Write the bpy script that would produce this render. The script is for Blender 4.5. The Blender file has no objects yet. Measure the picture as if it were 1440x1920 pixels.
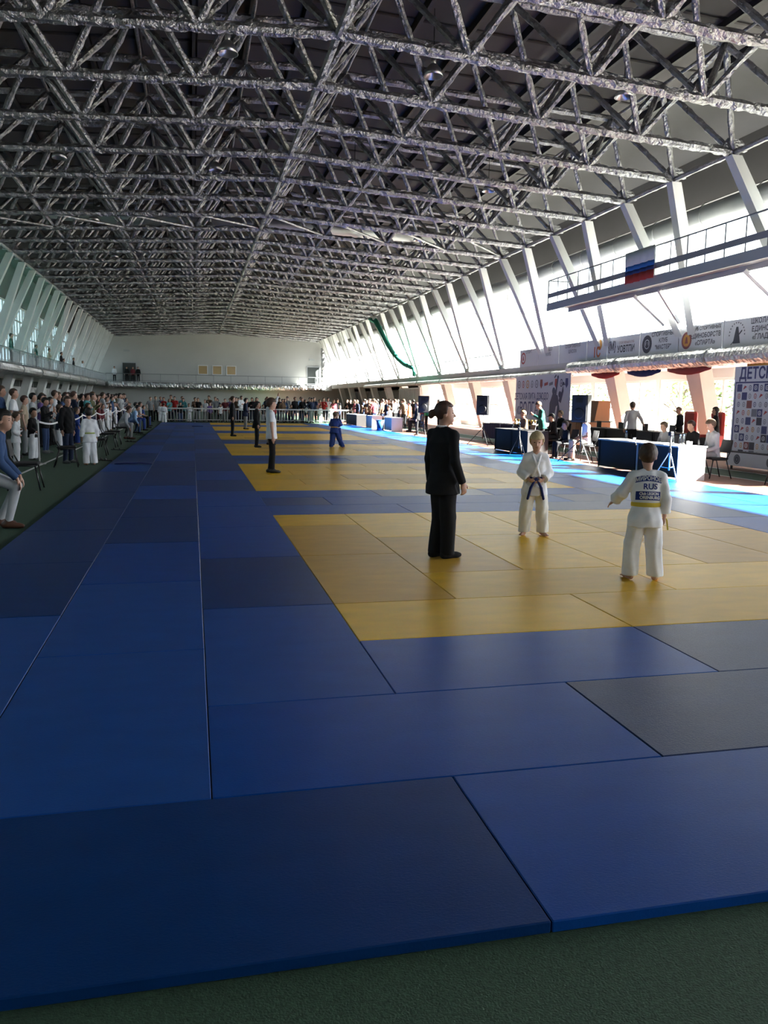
import bpy, math, random
import numpy as np
from mathutils import Vector, Matrix
from mathutils.bvhtree import BVHTree
random.seed(7)
RNG = np.random.default_rng(7)
sc = bpy.context.scene
COL = sc.collection

# ------------------------------------------------------------------ camera
cam_d = bpy.data.cameras.new('camera')
cam_d.sensor_fit = 'VERTICAL'; cam_d.sensor_height = 36.0
cam_d.lens = 1525.766 / 1920 * 36.0
cam_d.clip_start = 0.05; cam_d.clip_end = 600
cam = bpy.data.objects.new('camera', cam_d); COL.objects.link(cam)
_p, _y, _r = 0.135656, 0.231151, 0.01544
_F = Vector((math.sin(_y)*math.cos(_p), math.cos(_y)*math.cos(_p), -math.sin(_p)))
_R = Vector((math.cos(_y), -math.sin(_y), 0)); _U = _R.cross(_F)
_r1 = _R*math.cos(_r) + _U*math.sin(_r); _u1 = -_R*math.sin(_r) + _U*math.cos(_r)
_m = Matrix((_r1, _u1, -_F)).transposed().to_4x4()
_m.translation = (-0.05027, -2.1210, 1.61629)
cam.matrix_world = _m
sc.camera = cam

# ------------------------------------------------------------------ sky, sun, exposure
w = bpy.data.worlds.new('sky'); sc.world = w; w.use_nodes = True
bg = w.node_tree.nodes['Background']
bg.inputs['Color'].default_value = (0.87, 0.93, 1.0, 1)
bg.inputs['Strength'].default_value = 2.0
sun_d = bpy.data.lights.new('sun', 'SUN'); sun_d.energy = 30.0; sun_d.angle = math.radians(0.6)
sun_d.color = (1.0, 0.95, 0.86)
sun = bpy.data.objects.new('sun', sun_d); COL.objects.link(sun)
sun.rotation_euler = Vector((1.0, -0.48, 0.74)).to_track_quat('Z', 'Y').to_euler()
sun.location = (60, -20, 47)
vs = sc.view_settings
vs.view_transform = 'Standard'; vs.look = 'None'; vs.gamma = 1.0; vs.use_curve_mapping = False
vs.exposure = 2.18
sc.cycles.max_bounces = 10; sc.cycles.diffuse_bounces = 5; sc.cycles.glossy_bounces = 3
sc.cycles.transparent_max_bounces = 16
sc.cycles.caustics_reflective = False; sc.cycles.caustics_refractive = False
sc.cycles.sample_clamp_indirect = 6.0

# ------------------------------------------------------------------ materials
MATS = {}
def mat(name, col, rough=0.6, metal=0.0, var=0.0, vscale=3.0, bump=0.0, bscale=30.0, spec=0.5, bdist=0.02, stretch=None, obj=True):
    if name in MATS: return MATS[name]
    m = bpy.data.materials.new(name); m.use_nodes = True
    nt = m.node_tree; b = nt.nodes['Principled BSDF']
    b.inputs['Base Color'].default_value = (*col, 1); b.inputs['Roughness'].default_value = rough
    b.inputs['Metallic'].default_value = metal
    b.inputs['Specular IOR Level'].default_value = spec
    m.diffuse_color = (*col, 1)
    if var or bump:
        tc = nt.nodes.new('ShaderNodeTexCoord'); src = tc.outputs['Object']
        if stretch:
            mp = nt.nodes.new('ShaderNodeMapping'); mp.inputs['Scale'].default_value = stretch
            nt.links.new(src, mp.inputs['Vector']); src = mp.outputs['Vector']
    if var:
        n = nt.nodes.new('ShaderNodeTexNoise'); n.inputs['Scale'].default_value = vscale; n.inputs['Detail'].default_value = 5
        nt.links.new(src, n.inputs['Vector'])
        r = nt.nodes.new('ShaderNodeMapRange'); r.inputs['From Min'].default_value = 0.25; r.inputs['From Max'].default_value = 0.75
        r.inputs['To Min'].default_value = 1 - var; r.inputs['To Max'].default_value = 1 + var
        nt.links.new(n.outputs['Fac'], r.inputs['Value'])
        mx = nt.nodes.new('ShaderNodeVectorMath'); mx.operation = 'SCALE'; mx.inputs[0].default_value = col
        nt.links.new(r.outputs['Result'], mx.inputs['Scale']); nt.links.new(mx.outputs['Vector'], b.inputs['Base Color'])
    if bump:
        n2 = nt.nodes.new('ShaderNodeTexNoise'); n2.inputs['Scale'].default_value = bscale; n2.inputs['Detail'].default_value = 4
        nt.links.new(src, n2.inputs['Vector'])
        bp = nt.nodes.new('ShaderNodeBump'); bp.inputs['Strength'].default_value = bump; bp.inputs['Distance'].default_value = bdist
        nt.links.new(n2.outputs['Fac'], bp.inputs['Height']); nt.links.new(bp.outputs['Normal'], b.inputs['Normal'])
    MATS[name] = m
    return m

def glass(name, tint, gloss=0.06):
    m = bpy.data.materials.new(name); m.use_nodes = True; nt = m.node_tree
    nt.nodes.remove(nt.nodes['Principled BSDF'])
    t = nt.nodes.new('ShaderNodeBsdfTransparent'); t.inputs['Color'].default_value = (*tint, 1)
    g = nt.nodes.new('ShaderNodeBsdfGlossy'); g.inputs['Roughness'].default_value = 0.05
    x = nt.nodes.new('ShaderNodeMixShader'); x.inputs[0].default_value = gloss
    nt.links.new(t.outputs[0], x.inputs[1]); nt.links.new(g.outputs[0], x.inputs[2])
    nt.links.new(x.outputs[0], nt.nodes['Material Output'].inputs['Surface'])
    MATS[name] = m
    return m

# ------------------------------------------------------------------ mesh helpers
def mesh(name, V, Fc, smooth=False):
    me = bpy.data.meshes.new(name)
    me.from_pydata([tuple(map(float, v)) for v in V], [], [tuple(map(int, f)) for f in Fc])
    if smooth: me.polygons.foreach_set('use_smooth', [True]*len(me.polygons))
    me.update()
    return me

def put(name, me, m=None, parent=None, loc=(0, 0, 0), rotz=0.0, label=None, cat=None, group=None, kind=None, objmat=False, scale=None):
    o = bpy.data.objects.new(name, me); COL.objects.link(o)
    o.location = loc; o.rotation_euler = (0, 0, rotz)
    if scale: o.scale = scale
    if parent: o.parent = parent
    if m is not None and me is not None:
        if not me.materials: me.materials.append(m)
        if objmat or me.materials[0] is not m:
            o.material_slots[0].link = 'OBJECT'; o.material_slots[0].material = m
    tag(o, label, cat, group, kind)
    return o

def tag(o, label=None, cat=None, group=None, kind=None):
    if label: o['label'] = label
    if cat: o['category'] = cat
    if group: o['group'] = group
    if kind: o['kind'] = kind
    return o

def empty(name, loc=(0, 0, 0), rotz=0.0, label=None, cat=None, group=None, kind=None, parent=None):
    o = bpy.data.objects.new(name, None); COL.objects.link(o); o.empty_display_size = 0.2
    o.location = loc; o.rotation_euler = (0, 0, rotz)
    if parent: o.parent = parent
    return tag(o, label, cat, group, kind)

class MB:
    """collects boxes, tubes, lathes into one mesh"""
    def __init__(s): s.V = []; s.F = []
    def add(s, V, Fc):
        n = len(s.V); s.V.extend([tuple(v) for v in V]); s.F.extend([tuple(i+n for i in f) for f in Fc]); return s
    def box(s, a, b, M=None):
        x0, y0, z0 = a; x1, y1, z1 = b
        V = [(x0,y0,z0),(x1,y0,z0),(x1,y1,z0),(x0,y1,z0),(x0,y0,z1),(x1,y0,z1),(x1,y1,z1),(x0,y1,z1)]
        if M is not None: V = [M @ Vector(v) for v in V]
        return s.add(V, [(3,2,1,0),(4,5,6,7),(0,1,5,4),(1,2,6,5),(2,3,7,6),(3,0,4,7)])
    def bevbox(s, a, b, e, M=None):
        """box with chamfered edges"""
        x0, y0, z0 = a; x1, y1, z1 = b
        V = []; idx = {}
        for sx in (0, 1):
            for sy in (0, 1):
                for sz in (0, 1):
                    c = (x1 if sx else x0, y1 if sy else y0, z1 if sz else z0)
                    d = (-e if sx else e, -e if sy else e, -e if sz else e)
                    for ax in range(3):
                        v = [c[k] + (d[k] if k != ax else 0) for k in range(3)]
                        idx[(sx, sy, sz, ax)] = len(V); V.append(v)
        Fc = []
        def q(*ks): Fc.append([idx[k] for k in ks])
        for t in (0, 1):
            r = (lambda l: l) if t else (lambda l: l[::-1])
            q(*r([(t,0,0,0),(t,1,0,0),(t,1,1,0),(t,0,1,0)]))
            q(*r([(0,t,0,1),(0,t,1,1),(1,t,1,1),(1,t,0,1)]))
            q(*r([(0,0,t,2),(1,0,t,2),(1,1,t,2),(0,1,t,2)]))
        for a_ in (0, 1):
            for b_ in (0, 1):
                q((a_,b_,0,0),(a_,b_,1,0),(a_,b_,1,1),(a_,b_,0,1))
                q((a_,0,b_,0),(a_,1,b_,0),(a_,1,b_,2),(a_,0,b_,2))
                q((0,a_,b_,1),(1,a_,b_,1),(1,a_,b_,2),(0,a_,b_,2))
        for sx in (0, 1):
            for sy in (0, 1):
                for sz in (0, 1): q((sx,sy,sz,0),(sx,sy,sz,1),(sx,sy,sz,2))
        c = Vector(((x0+x1)/2, (y0+y1)/2, (z0+z1)/2))
        out = []
        for f in Fc:
            p = [Vector(V[i]) for i in f]; n = (p[1]-p[0]).cross(p[2]-p[0])
            out.append(f if n.dot(sum(p, Vector())/len(p) - c) > 0 else f[::-1])
        if M is not None: V = [M @ Vector(v) for v in V]
        return s.add(V, out)
    def tube(s, pts, r, n=8, jit=0.0, cap=True, flat=None):
        pts = [Vector(p) for p in pts]; k = len(pts)
        rs = r if isinstance(r, (list, tuple)) else [r]*k
        V = []; Fc = []
        up = Vector((0, 0, 1)); prev = None
        for i, p in enumerate(pts):
            t = (pts[min(i+1, k-1)] - pts[max(i-1, 0)]).normalized()
            a = (prev - t*prev.dot(t)) if prev is not None else (up if abs(t.z) < 0.9 else Vector((1, 0, 0))).cross(t)
            a.normalize(); prev = a; b = t.cross(a)
            for j in range(n):
                th = 2*math.pi*j/n
                rr = rs[i]*(1 + (random.uniform(-jit, jit) if jit else 0))
                V.append(p + a*math.cos(th)*rr + b*math.sin(th)*rr*(flat or 1))
        for i in range(k-1):
            for j in range(n):
                Fc.append((i*n+j, i*n+(j+1) % n, (i+1)*n+(j+1) % n, (i+1)*n+j))
        if cap: Fc.append(tuple(range(n))[::-1]); Fc.append(tuple((k-1)*n+j for j in range(n)))
        return s.add(V, Fc)
    def lathe(s, prof, n=16, M=None):
        V = []; Fc = []
        for (r, z) in prof:
            for j in range(n):
                th = 2*math.pi*j/n; V.append(Vector((r*math.cos(th), r*math.sin(th), z)))
        for i in range(len(prof)-1):
            for j in range(n): Fc.append((i*n+j, i*n+(j+1) % n, (i+1)*n+(j+1) % n, (i+1)*n+j))
        Fc.append(tuple(range(n))[::-1]); Fc.append(tuple((len(prof)-1)*n+j for j in range(n)))
        if M is not None: V = [M @ v for v in V]
        return s.add(V, Fc)
    def prism(s, poly, y0, y1, M=None):
        """polygon in x,z extruded along y"""
        n = len(poly); V = [(p[0], y0, p[1]) for p in poly] + [(p[0], y1, p[1]) for p in poly]
        Fc = [tuple(range(n)), tuple(range(2*n-1, n-1, -1))] + [(i, i+n, (i+1) % n + n, (i+1) % n) for i in range(n)]
        if M is not None: V = [M @ Vector(v) for v in V]
        return s.add(V, Fc)
    def me(s, name, smooth=False): return mesh(name, s.V, s.F, smooth)
    def put(s, name, m, parent=None, smooth=False, **k): return put(name, s.me(name, smooth), m, parent, **k)

def lerp(a, b, n): return [Vector(a).lerp(Vector(b), i/n) for i in range(n+1)]
ORD = ['first', 'second', 'third', 'fourth', 'fifth', 'sixth', 'seventh', 'eighth', 'ninth', 'tenth', 'eleventh', 'twelfth', 'thirteenth', 'fourteenth', 'fifteenth', 'sixteenth', 'seventeenth', 'eighteenth', 'nineteenth', 'twentieth']
def nth(i):
    if i < 20: return ORD[i]
    k = i+1
    return '%d%s' % (k, {1: 'st', 2: 'nd', 3: 'rd'}.get(k % 10 if k % 100 not in (11, 12, 13) else 0, 'th'))

_fonts = {}
def text_me(txt, size, bold=0.0, cx=True, sx=1.0, ext=0.0):
    c = bpy.data.curves.new('t', 'FONT'); c.body = txt; c.size = size; c.offset = bold; c.resolution_u = 3
    c.align_x = 'CENTER' if cx else 'LEFT'; c.align_y = 'CENTER'; c.extrude = ext
    o = bpy.data.objects.new('t', c); COL.objects.link(o); bpy.context.view_layer.update()
    me = bpy.data.meshes.new_from_object(o.evaluated_get(bpy.context.evaluated_depsgraph_get()))
    bpy.data.objects.remove(o); bpy.data.curves.remove(c)
    if sx != 1.0:
        for v in me.vertices: v.co.x *= sx
    me.materials.clear()
    return me
# ================================================================== SETTING
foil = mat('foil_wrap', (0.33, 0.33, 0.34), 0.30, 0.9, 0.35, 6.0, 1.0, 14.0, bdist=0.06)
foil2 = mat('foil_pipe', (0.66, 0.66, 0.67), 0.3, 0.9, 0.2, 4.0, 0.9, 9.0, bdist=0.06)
white_conc = mat('painted_concrete', (0.72, 0.73, 0.72), 0.7, 0, 0.05, 2.0, 0.1, 20)
plaster = mat('plaster_grey', (0.50, 0.51, 0.50), 0.85, 0, 0.04, 0.5)
plaster_low = mat('plaster_light', (0.62, 0.62, 0.61), 0.85, 0, 0.05, 0.6)
dark_wall = mat('dark_shaded_wall', (0.06, 0.056, 0.055), 0.85, 0, 0.1, 0.8)  # backlit shade of the right band under the roof is put into this colour
deck_m = mat('roof_deck', (0.035, 0.033, 0.033), 0.8, 0, 0.15, 1.0)
deck_p = mat('roof_deck_panel', (0.065, 0.058, 0.055), 0.85, 0, 0.12, 1.5)
steel_grey = mat('grey_painted_steel', (0.42, 0.44, 0.46), 0.5, 0.2)
frame_white = mat('window_frame_white', (0.75, 0.76, 0.76), 0.5)
green_floor = mat('green_rubber', (0.034, 0.078, 0.043), 0.85, 0, 0.35, 60.0, 0.6, 140.0, bdist=0.01)
brown_floor = mat('red_brown_rubber', (0.20, 0.088, 0.06), 0.8, 0, 0.2, 40.0, 0.3, 120.0, bdist=0.01)
line_white = mat('white_line_paint', (0.6, 0.6, 0.57), 0.7)
black_steel = mat('black_steel', (0.012, 0.012, 0.013), 0.4, 0.3)
pane_clear = glass('window_glass', (0.96, 0.98, 0.98))
pane_left = glass('tinted_window_glass', (0.38, 0.44, 0.45))

XC = 3.15; XL = XC-12; XR = XC+12          # roof frame edges
def zb(x): return 9.47 - 0.65*abs(x-XC)/12
YS = [1.5+3*k for k in range(-3, 34)]       # node rows -7.5 .. 100.5
YE = 101.0; YB = -12.0
# ---- floor
fl = MB().box((-13.6, YB, -0.12), (20.2, YE+0.3, 0.0)).put('floor', green_floor, kind='structure', label='dark green speckled rubber sports floor of the hall')
for nm, x0, x1, m, z in (('track_lane', 10.15, 12.0, brown_floor, .004), ('track_lane', 13.3, 19.3, brown_floor, .004),
                         ('lane_line', 11.97, 12.03, line_white, .006), ('lane_line', 13.27, 13.33, line_white, .006)):
    MB().box((x0, YB+.1, -.01), (x1, YE-.05, z)).put(nm, m, fl)
MB().box((-3.58, 2, -.01), (-3.52, YE-.1, .005)).put('lane_line', line_white, fl)

# ---- judo mats : parts of one mat floor
def mat_tatami(name, col, rough, bs=0.25):
    return mat(name, col, rough, 0, 0.10, 2.5, bs, 90.0, bdist=0.004, stretch=(1, 2.4, 1), spec=0.14)
TM = {'b': mat_tatami('mat_vinyl_blue', (0.003, 0.062, 0.30), 0.40),
      'd': mat_tatami('mat_vinyl_dark_blue', (0.003, 0.038, 0.165), 0.40),
      'l': mat_tatami('mat_vinyl_pale_blue', (0.012, 0.075, 0.31), 0.44),
      's': mat_tatami('mat_vinyl_slate', (0.016, 0.040, 0.125), 0.38, 0.6),
      'y': mat_tatami('mat_vinyl_yellow', (0.78, 0.44, 0.015), 0.40),
      't': mat_tatami('mat_vinyl_tan', (0.58, 0.32, 0.04), 0.42),
      'o': mat_tatami('mat_vinyl_ochre', (0.70, 0.40, 0.03), 0.42)}
matfloor = empty('judo_mat_floor', (0, 0, 0), label='blue and yellow judo mats laid edge to edge across the hall', cat='mat floor')
_mm = {}
def judo_mat(x, y, w_, d_, c):
    key = (w_, d_)
    if key not in _mm:
        g = .0025; _mm[key] = MB().bevbox((-w_/2+g, -d_/2+g, 0), (w_/2-g, d_/2-g, .04), .004).me('mat')
    o = put('mat', _mm[key], TM[c], matfloor, (x+w_/2, y+d_/2, 0.0012*random.random()), objmat=True)
    return o
cells = {}
def lay(x, y, w_, d_, c):
    for i in range(int(w_)):
        for j in range(int(d_)): cells[(x+i, y+j)] = 1
    judo_mat(x, y, w_, d_, c)
# left lanes (three columns, mats laid lengthwise)
lay(-1, 0, 2, 1, 'd'); lay(1, 0, 2, 1, 'b'); lay(3, 0, 2, 1, 'b'); lay(5, 0, 2, 1, 'd'); lay(7, 0, 2, 1, 'b'); lay(9, 0, 1, 2, 's')
lay(0, 1, 2, 1, 'b'); lay(2, 1, 2, 1, 's'); lay(4, 1, 2, 1, 's'); lay(6, 1, 2, 1, 'b')
lay(1, 2, 2, 1, 'b'); lay(3, 2, 2, 1, 's'); lay(5, 2, 2, 1, 'd')
lay(-2, 0, 1, 2, 'd')
MATEND = 52
def column(x, y0, seq, n, end=MATEND):
    y = y0
    k = 0
    while y < end:
        d_ = 2 if y+2 <= end else 1
        lay(x, y, 1, d_, seq[k] if k < len(seq) else random.choice('bdddbl')); y += d_; k += 1
column(-1, 1, 'llbddbdddbbd', 0)
column(0, 2, 'ldbbbdbdddbd', 0)
column(-2, 2, 'lddddddlddb', 0)
# first yellow field x1..7 y3..9
for a in [(1,3,2,1,'y'),(3,3,2,1,'o'),(5,3,2,1,'y'),(1,4,1,2,'t'),(1,6,1,2,'t'),(2,5,1,2,'t'),(2,4,2,1,'o'),(2,7,1,2,'y'),(3,5,1,2,'y'),(3,7,1,2,'y'),
          (4,4,2,1,'y'),(6,4,1,1,'o'),(4,5,1,2,'y'),(4,7,1,2,'y'),(5,5,1,2,'t'),(6,5,1,2,'t'),(5,7,1,1,'o'),(5,8,2,1,'y'),(6,7,1,1,'t'),(1,8,1,1,'y')]: lay(*a)
k = 0
for y0 in (9, 18, 27, 36, 45):                      # blue cross bands
    for y in range(y0, min(y0+3, MATEND)):
        x = 1
        if (y-y0) % 2: lay(1, y, 1, 1, random.choice('ld')); x = 2
        while x < 7:
            w_ = 2 if x+2 <= 7 else 1
            lay(x, y, w_, 1, random.choice('llsl')); x += w_
for y0 in (12, 21, 30, 39, 48):                     # further yellow fields
    for y in range(y0, min(y0+6, MATEND)):
        x = 1
        if (y-y0) % 2: lay(1, y, 1, 1, random.choice('yo')); x = 2
        while x < 7:
            w_ = 2 if x+2 <= 7 else 1
            lay(x, y, w_, 1, random.choice('yyot')); x += w_
y = 2
for x in (8, 9, 7):                                  # right blue border
    y = 1 if x != 9 else 2
    if x == 7: y = 2
    if x == 8: y = 1; 
    while (x, y) in cells: y += 1
    while y < MATEND:
        d_ = 2 if y+2 <= MATEND and (x, y+1) not in cells else 1
        lay(x, y, 1, d_, random.choice('bbldb')); y += d_

# ---- ceiling deck
ceil = empty('ceiling', (0, 0, 0), kind='structure', label='dark ribbed roof deck above the foil wrapped space frame')
for s in (-1, 1):
    a = XC; b = XC + s*17.0
    za, zc = zb(XC)+2.75, zb(XC+s*17)+2.75
    poly = [(a, za), (b, zc), (b, zc+.25), (a, za+.25)]
    MB().prism(poly, YB-.2, YE+.4).put('roof_slab', deck_m, ceil)
_dp = {}
ang = math.atan2(0.65, 12)
for s in (-1, 1):
    me = MB().bevbox((-1.42, -1.42, -.07), (1.42, 1.42, 0.02), .03).me('deck_panel'); _dp[s] = me
for i in range(8):
    x = XL+1.5+3*i; s = 1 if x > XC else -1
    for j in range(1, 35):
        if j > 34: continue
        o = put('deck_panel', _dp[s], deck_p, ceil, (x, -1.5+3*j, zb(x)+2.75), 0)
        o.rotation_euler = (0, s*ang, 0)
purl = mat('roof_purlin', (0.05, 0.048, 0.047), 0.6, 0.3)
for i in range(17):
    x = XL+1.5*i
    MB().box((x-.05, YB, zb(x)+2.5), (x+.05, YE, zb(x)+2.76)).put('purlin', purl, ceil)

# ---- space frame
frame = empty('roof_space_frame', (XC, 48, zb(XC)), label='foil wrapped steel space frame of pipes carrying the roof', cat='roof truss')
_inv = Matrix.Translation((-XC, -48, -zb(XC)))
def fput(mb, name, m=foil, smooth=True, **k):
    me = mb.me(name, smooth); me.transform(_inv)
    return put(name, me, m, frame, **k)
for y in YS:
    if y < -1: continue
    pts = lerp((XL-.15, y, zb(XL)), (XC, y, zb(XC)), 90) + lerp((XC, y, zb(XC)), (XR+.15, y, zb(XR)), 90)[1:]
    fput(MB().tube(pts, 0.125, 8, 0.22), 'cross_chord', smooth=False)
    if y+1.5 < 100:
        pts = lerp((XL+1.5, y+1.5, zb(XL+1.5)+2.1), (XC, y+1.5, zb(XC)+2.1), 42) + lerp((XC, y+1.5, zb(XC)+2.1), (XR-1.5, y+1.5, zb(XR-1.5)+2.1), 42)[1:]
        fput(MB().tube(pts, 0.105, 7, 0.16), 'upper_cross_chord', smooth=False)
for i in range(9):
    x = XL+3*i
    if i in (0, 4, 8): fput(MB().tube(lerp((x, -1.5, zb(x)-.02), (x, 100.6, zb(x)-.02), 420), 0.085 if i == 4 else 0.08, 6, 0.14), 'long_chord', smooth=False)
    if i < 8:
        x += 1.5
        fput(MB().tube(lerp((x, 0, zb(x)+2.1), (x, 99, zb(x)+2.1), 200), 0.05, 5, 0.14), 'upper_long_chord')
_dg = {}
rest = MB(); nd = 0
DIAG = []
for j, y in enumerate(YS[3:-1]):
    for i in range(8):
        x = XL+1.5+3*i; tz = zb(x)+2.1; ty = y+1.5
        for sx in (-1, 1):
            for sy in (-1, 1):
                bx = x+1.5*sx; DIAG.append((abs(ty-22), (bx, ty+1.5*sy, zb(bx)), (x, ty, tz)))
DIAG.sort(key=lambda t: t[0])
for n_, (_, a, b) in enumerate(DIAG):
    d = (round(b[0]-a[0], 3), round(b[1]-a[1], 3), round(b[2]-a[2], 3))
    if n_ < 300:
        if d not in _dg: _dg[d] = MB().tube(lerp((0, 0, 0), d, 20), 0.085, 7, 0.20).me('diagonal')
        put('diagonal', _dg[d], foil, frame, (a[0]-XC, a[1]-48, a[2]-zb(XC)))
    else: rest.tube(lerp(a, b, 6), 0.085, 5, 0.14)
o = fput(rest, 'diagonal'); o['kind'] = 'stuff'
nb = MB().prism([(-.42, .05), (.42, .05), (.24, .34), (-.24, .34)], -.07, .07).me('gusset_plate')
for vv in nb.vertices: vv.co *= 1+random.uniform(-.06, .06)
for y in YS:
    if y < -1: continue
    for i in range(9):
        x = XL+3*i
        if len([1]) : put('gusset_plate', nb, foil, frame, (x-XC, y-48, zb(x)-zb(XC)))
for y0 in (34.5, 97.5):
    for i in range(8):
        x = XL+3*i
        fput(MB().tube(lerp((x, y0, zb(x)+.02), (x+3, y0+3, zb(x+3)+.02), 14), 0.055, 6, 0.14), 'wind_brace')

# ---- high bay lamps
lamp_m = mat('lamp_aluminium', (0.45, 0.45, 0.46), 0.3, 0.9); lamp_in = mat('lamp_reflector', (0.7, 0.7, 0.68), 0.3, 0.6)
dome = MB().lathe([(.06, .30), (.10, .28), (.20, .16), (.25, 0), (.24, 0), (.19, .14), (.09, .26), (.05, .27)], 18).me('reflector', True)
hous = MB().lathe([(.05, .28), (.07, .30), (.07, .48), (.03, .52)], 12).me('housing', True)
for r_, yl in enumerate((18.9, 29.2, 39.5, 49.8, 60.1, 70.4)):
    for c_, xl in enumerate((-4.4, 0.9, 6.0, 11.3)):
        L = empty('high_bay_lamp', (xl, yl, 9.75), label='round metal high bay lamp, %s row from camera, %s from the left' % (ORD[r_], ORD[c_]), cat='lamp', group='high bay lamps under the roof')
        put('reflector', dome, lamp_m, L); put('housing', hous, lamp_m, L)
        MB().tube([(0, 0, .5), (0, 0, 1.6)], .012, 5).put('hanger', black_steel, L)

# ---- V columns
def quadtube(p, q, wx, wy, wx2=None, wy2=None):
    wx2 = wx2 or wx; wy2 = wy2 or wy
    V = [(p[0]+sx*wx/2, p[1]+sy*wy/2, p[2]) for sx, sy in ((-1,-1),(1,-1),(1,1),(-1,1))] + [(q[0]+sx*wx2/2, q[1]+sy*wy2/2, q[2]) for sx, sy in ((-1,-1),(1,-1),(1,1),(-1,1))]
    return MB().add(V, [(3,2,1,0),(4,5,6,7),(0,1,5,4),(1,2,6,5),(2,3,7,6),(3,0,4,7)])
def vcol(side, yb, i):
    s = 1 if side == 'right' else -1
    xt = XR if s > 0 else XL; xm = XC+s*14.12; xf = XC+s*15.25
    c = empty('v_column', (xf, yb, 0), label='white V-shaped slanted concrete column, %s from the front along the %s side' % (ORD[i], side), cat='column', group='slanted columns along the %s side' % side)
    T = Matrix.Translation((-xf, -yb, 0))
    for d in (-1, 1):
        me = quadtube((xm, yb+d*.3, 3.7), (xt+.03*s, yb+d*1.5, zb(xt)-.1), .46, .42, .34, .32).me('arm'); me.transform(T); put('arm', me, white_conc, c)
    me = quadtube((xf, yb, 0), (xm, yb, 3.75), .60, .50, .50, .95).me('lower_shaft'); me.transform(T); put('lower_shaft', me, white_conc, c)
for i in range(15):
    vcol('right', 12+6*i, i); vcol('left', 12+6*i, i)

# ---- outer walls
def structure(name, mb, m, label): return mb.put(name, m, kind='structure', label=label)
XWR = 19.6; XWL = -13.3
wr = MB()
structure('trim_4', MB().box((XWR, YB, 8.75), (XWR+.3, YE, 12.2)), dark_wall, 'wall band above the right windows, its backlit shade coloured dark'); wr.box((XWR, YB, 2.7), (XWR+.3, YE, 3.55)); wr.box((XWR, YB, 0), (XWR+.3, YE, .25))
wr.box((XWR, 65.9, 0), (XWR+.3, YE, 3.0))
for y in [YB+6*k for k in range(20)]: wr.box((XWR+.02, y-.12, 0), (XWR+.28, y+.12, 9))
structure('wall_right', wr, plaster_low, 'long glazed side wall with solid band above and between the window rows')
wl = MB()
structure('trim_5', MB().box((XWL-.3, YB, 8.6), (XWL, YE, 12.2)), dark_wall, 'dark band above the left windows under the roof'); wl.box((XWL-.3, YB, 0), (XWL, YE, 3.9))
for y in [YB+6*k for k in range(20)]: wl.box((XWL-.28, y-.2, 0), (XWL-.02, y+.2, 9))
structure('wall_left', wl, plaster_low, 'light side wall behind the spectators with tall windows above')
we = MB()
wallz = 12.4
# end wall with openings: doors and three lit windows above the gallery
structure('wall_back', MB().box((XWL-.3, YE, 0), (XWR+.3, YE+.3, wallz)), plaster, 'plain grey end wall of the hall with small doors on the gallery')
structure('wall_front', MB().box((XWL-.3, YB-.3, 0), (XWR+.3, YB, wallz)), plaster, 'end wall behind the photographer')
# windows: bays of 6 m
def window(n, x, y0, y1, z0, z1, nv, nh, pane, s, label, mw=.05):
    wnd = empty('window_%d' % n, (x, (y0+y1)/2, z0), kind='structure', label=label)
    T = Matrix.Translation((-x, -(y0+y1)/2, -z0))
    f = MB()
    for (a, b) in (((x-.06, y0, z0), (x+.06, y1, z0+.1)), ((x-.06, y0, z1-.1), (x+.06, y1, z1)), ((x-.06, y0, z0+.1), (x+.06, y0+.1, z1-.1)), ((x-.06, y1-.1, z0+.1), (x+.06, y1, z1-.1))): f.box(a, b)
    me = f.me('frame'); me.transform(T); put('frame', me, frame_white, wnd)
    ys = [y0+(y1-y0)*i/nv for i in range(nv+1)]; zs = [z0+(z1-z0)*i/nh for i in range(nh+1)]
    for yy in ys[1:-1]:
        me = MB().box((x-.05, yy-mw, z0+.1), (x+.05, yy+mw, z1-.1)).me('mullion'); me.transform(T); put('mullion', me, frame_white, wnd)
    for zz in zs[1:-1]:
        me = MB().box((x-.045, y0+.1, zz-mw*.8), (x+.045, y1-.1, zz+mw*.8)).me('transom'); me.transform(T); put('transom', me, frame_white, wnd)
    for i in range(nv):
        me = MB().box((x-.006, ys[i], z0), (x+.006, ys[i+1], z1)).me('pane'); me.transform(T); put('pane', me, pane, wnd)
wn = 1
bays = [(YB+6*k+.12, YB+6*k+5.88) for k in range(19)]
for i, (a, b) in enumerate(bays):
    if b > YE: b = YE
    window(wn, XWR+.15, a, b, 3.55, 8.75, 3, 2, pane_clear, 1, 'tall bright upper window of the right side, bay %d from the front' % (i+1), .03); wn += 1
    if a < 65: window(wn, XWR+.15, a, min(b, 65.9), .25, 2.7, 4, 2, pane_clear, 1, 'ground floor window of the right side, bay %d from the front' % (i+1), .06); wn += 1
    window(wn, XWL-.15, a+.1, b-.1, 3.9, 8.6, 5, 4, pane_left, -1, 'tall tinted upper window of the left side, bay %d from the front' % (i+1), .07); wn += 1

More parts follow.
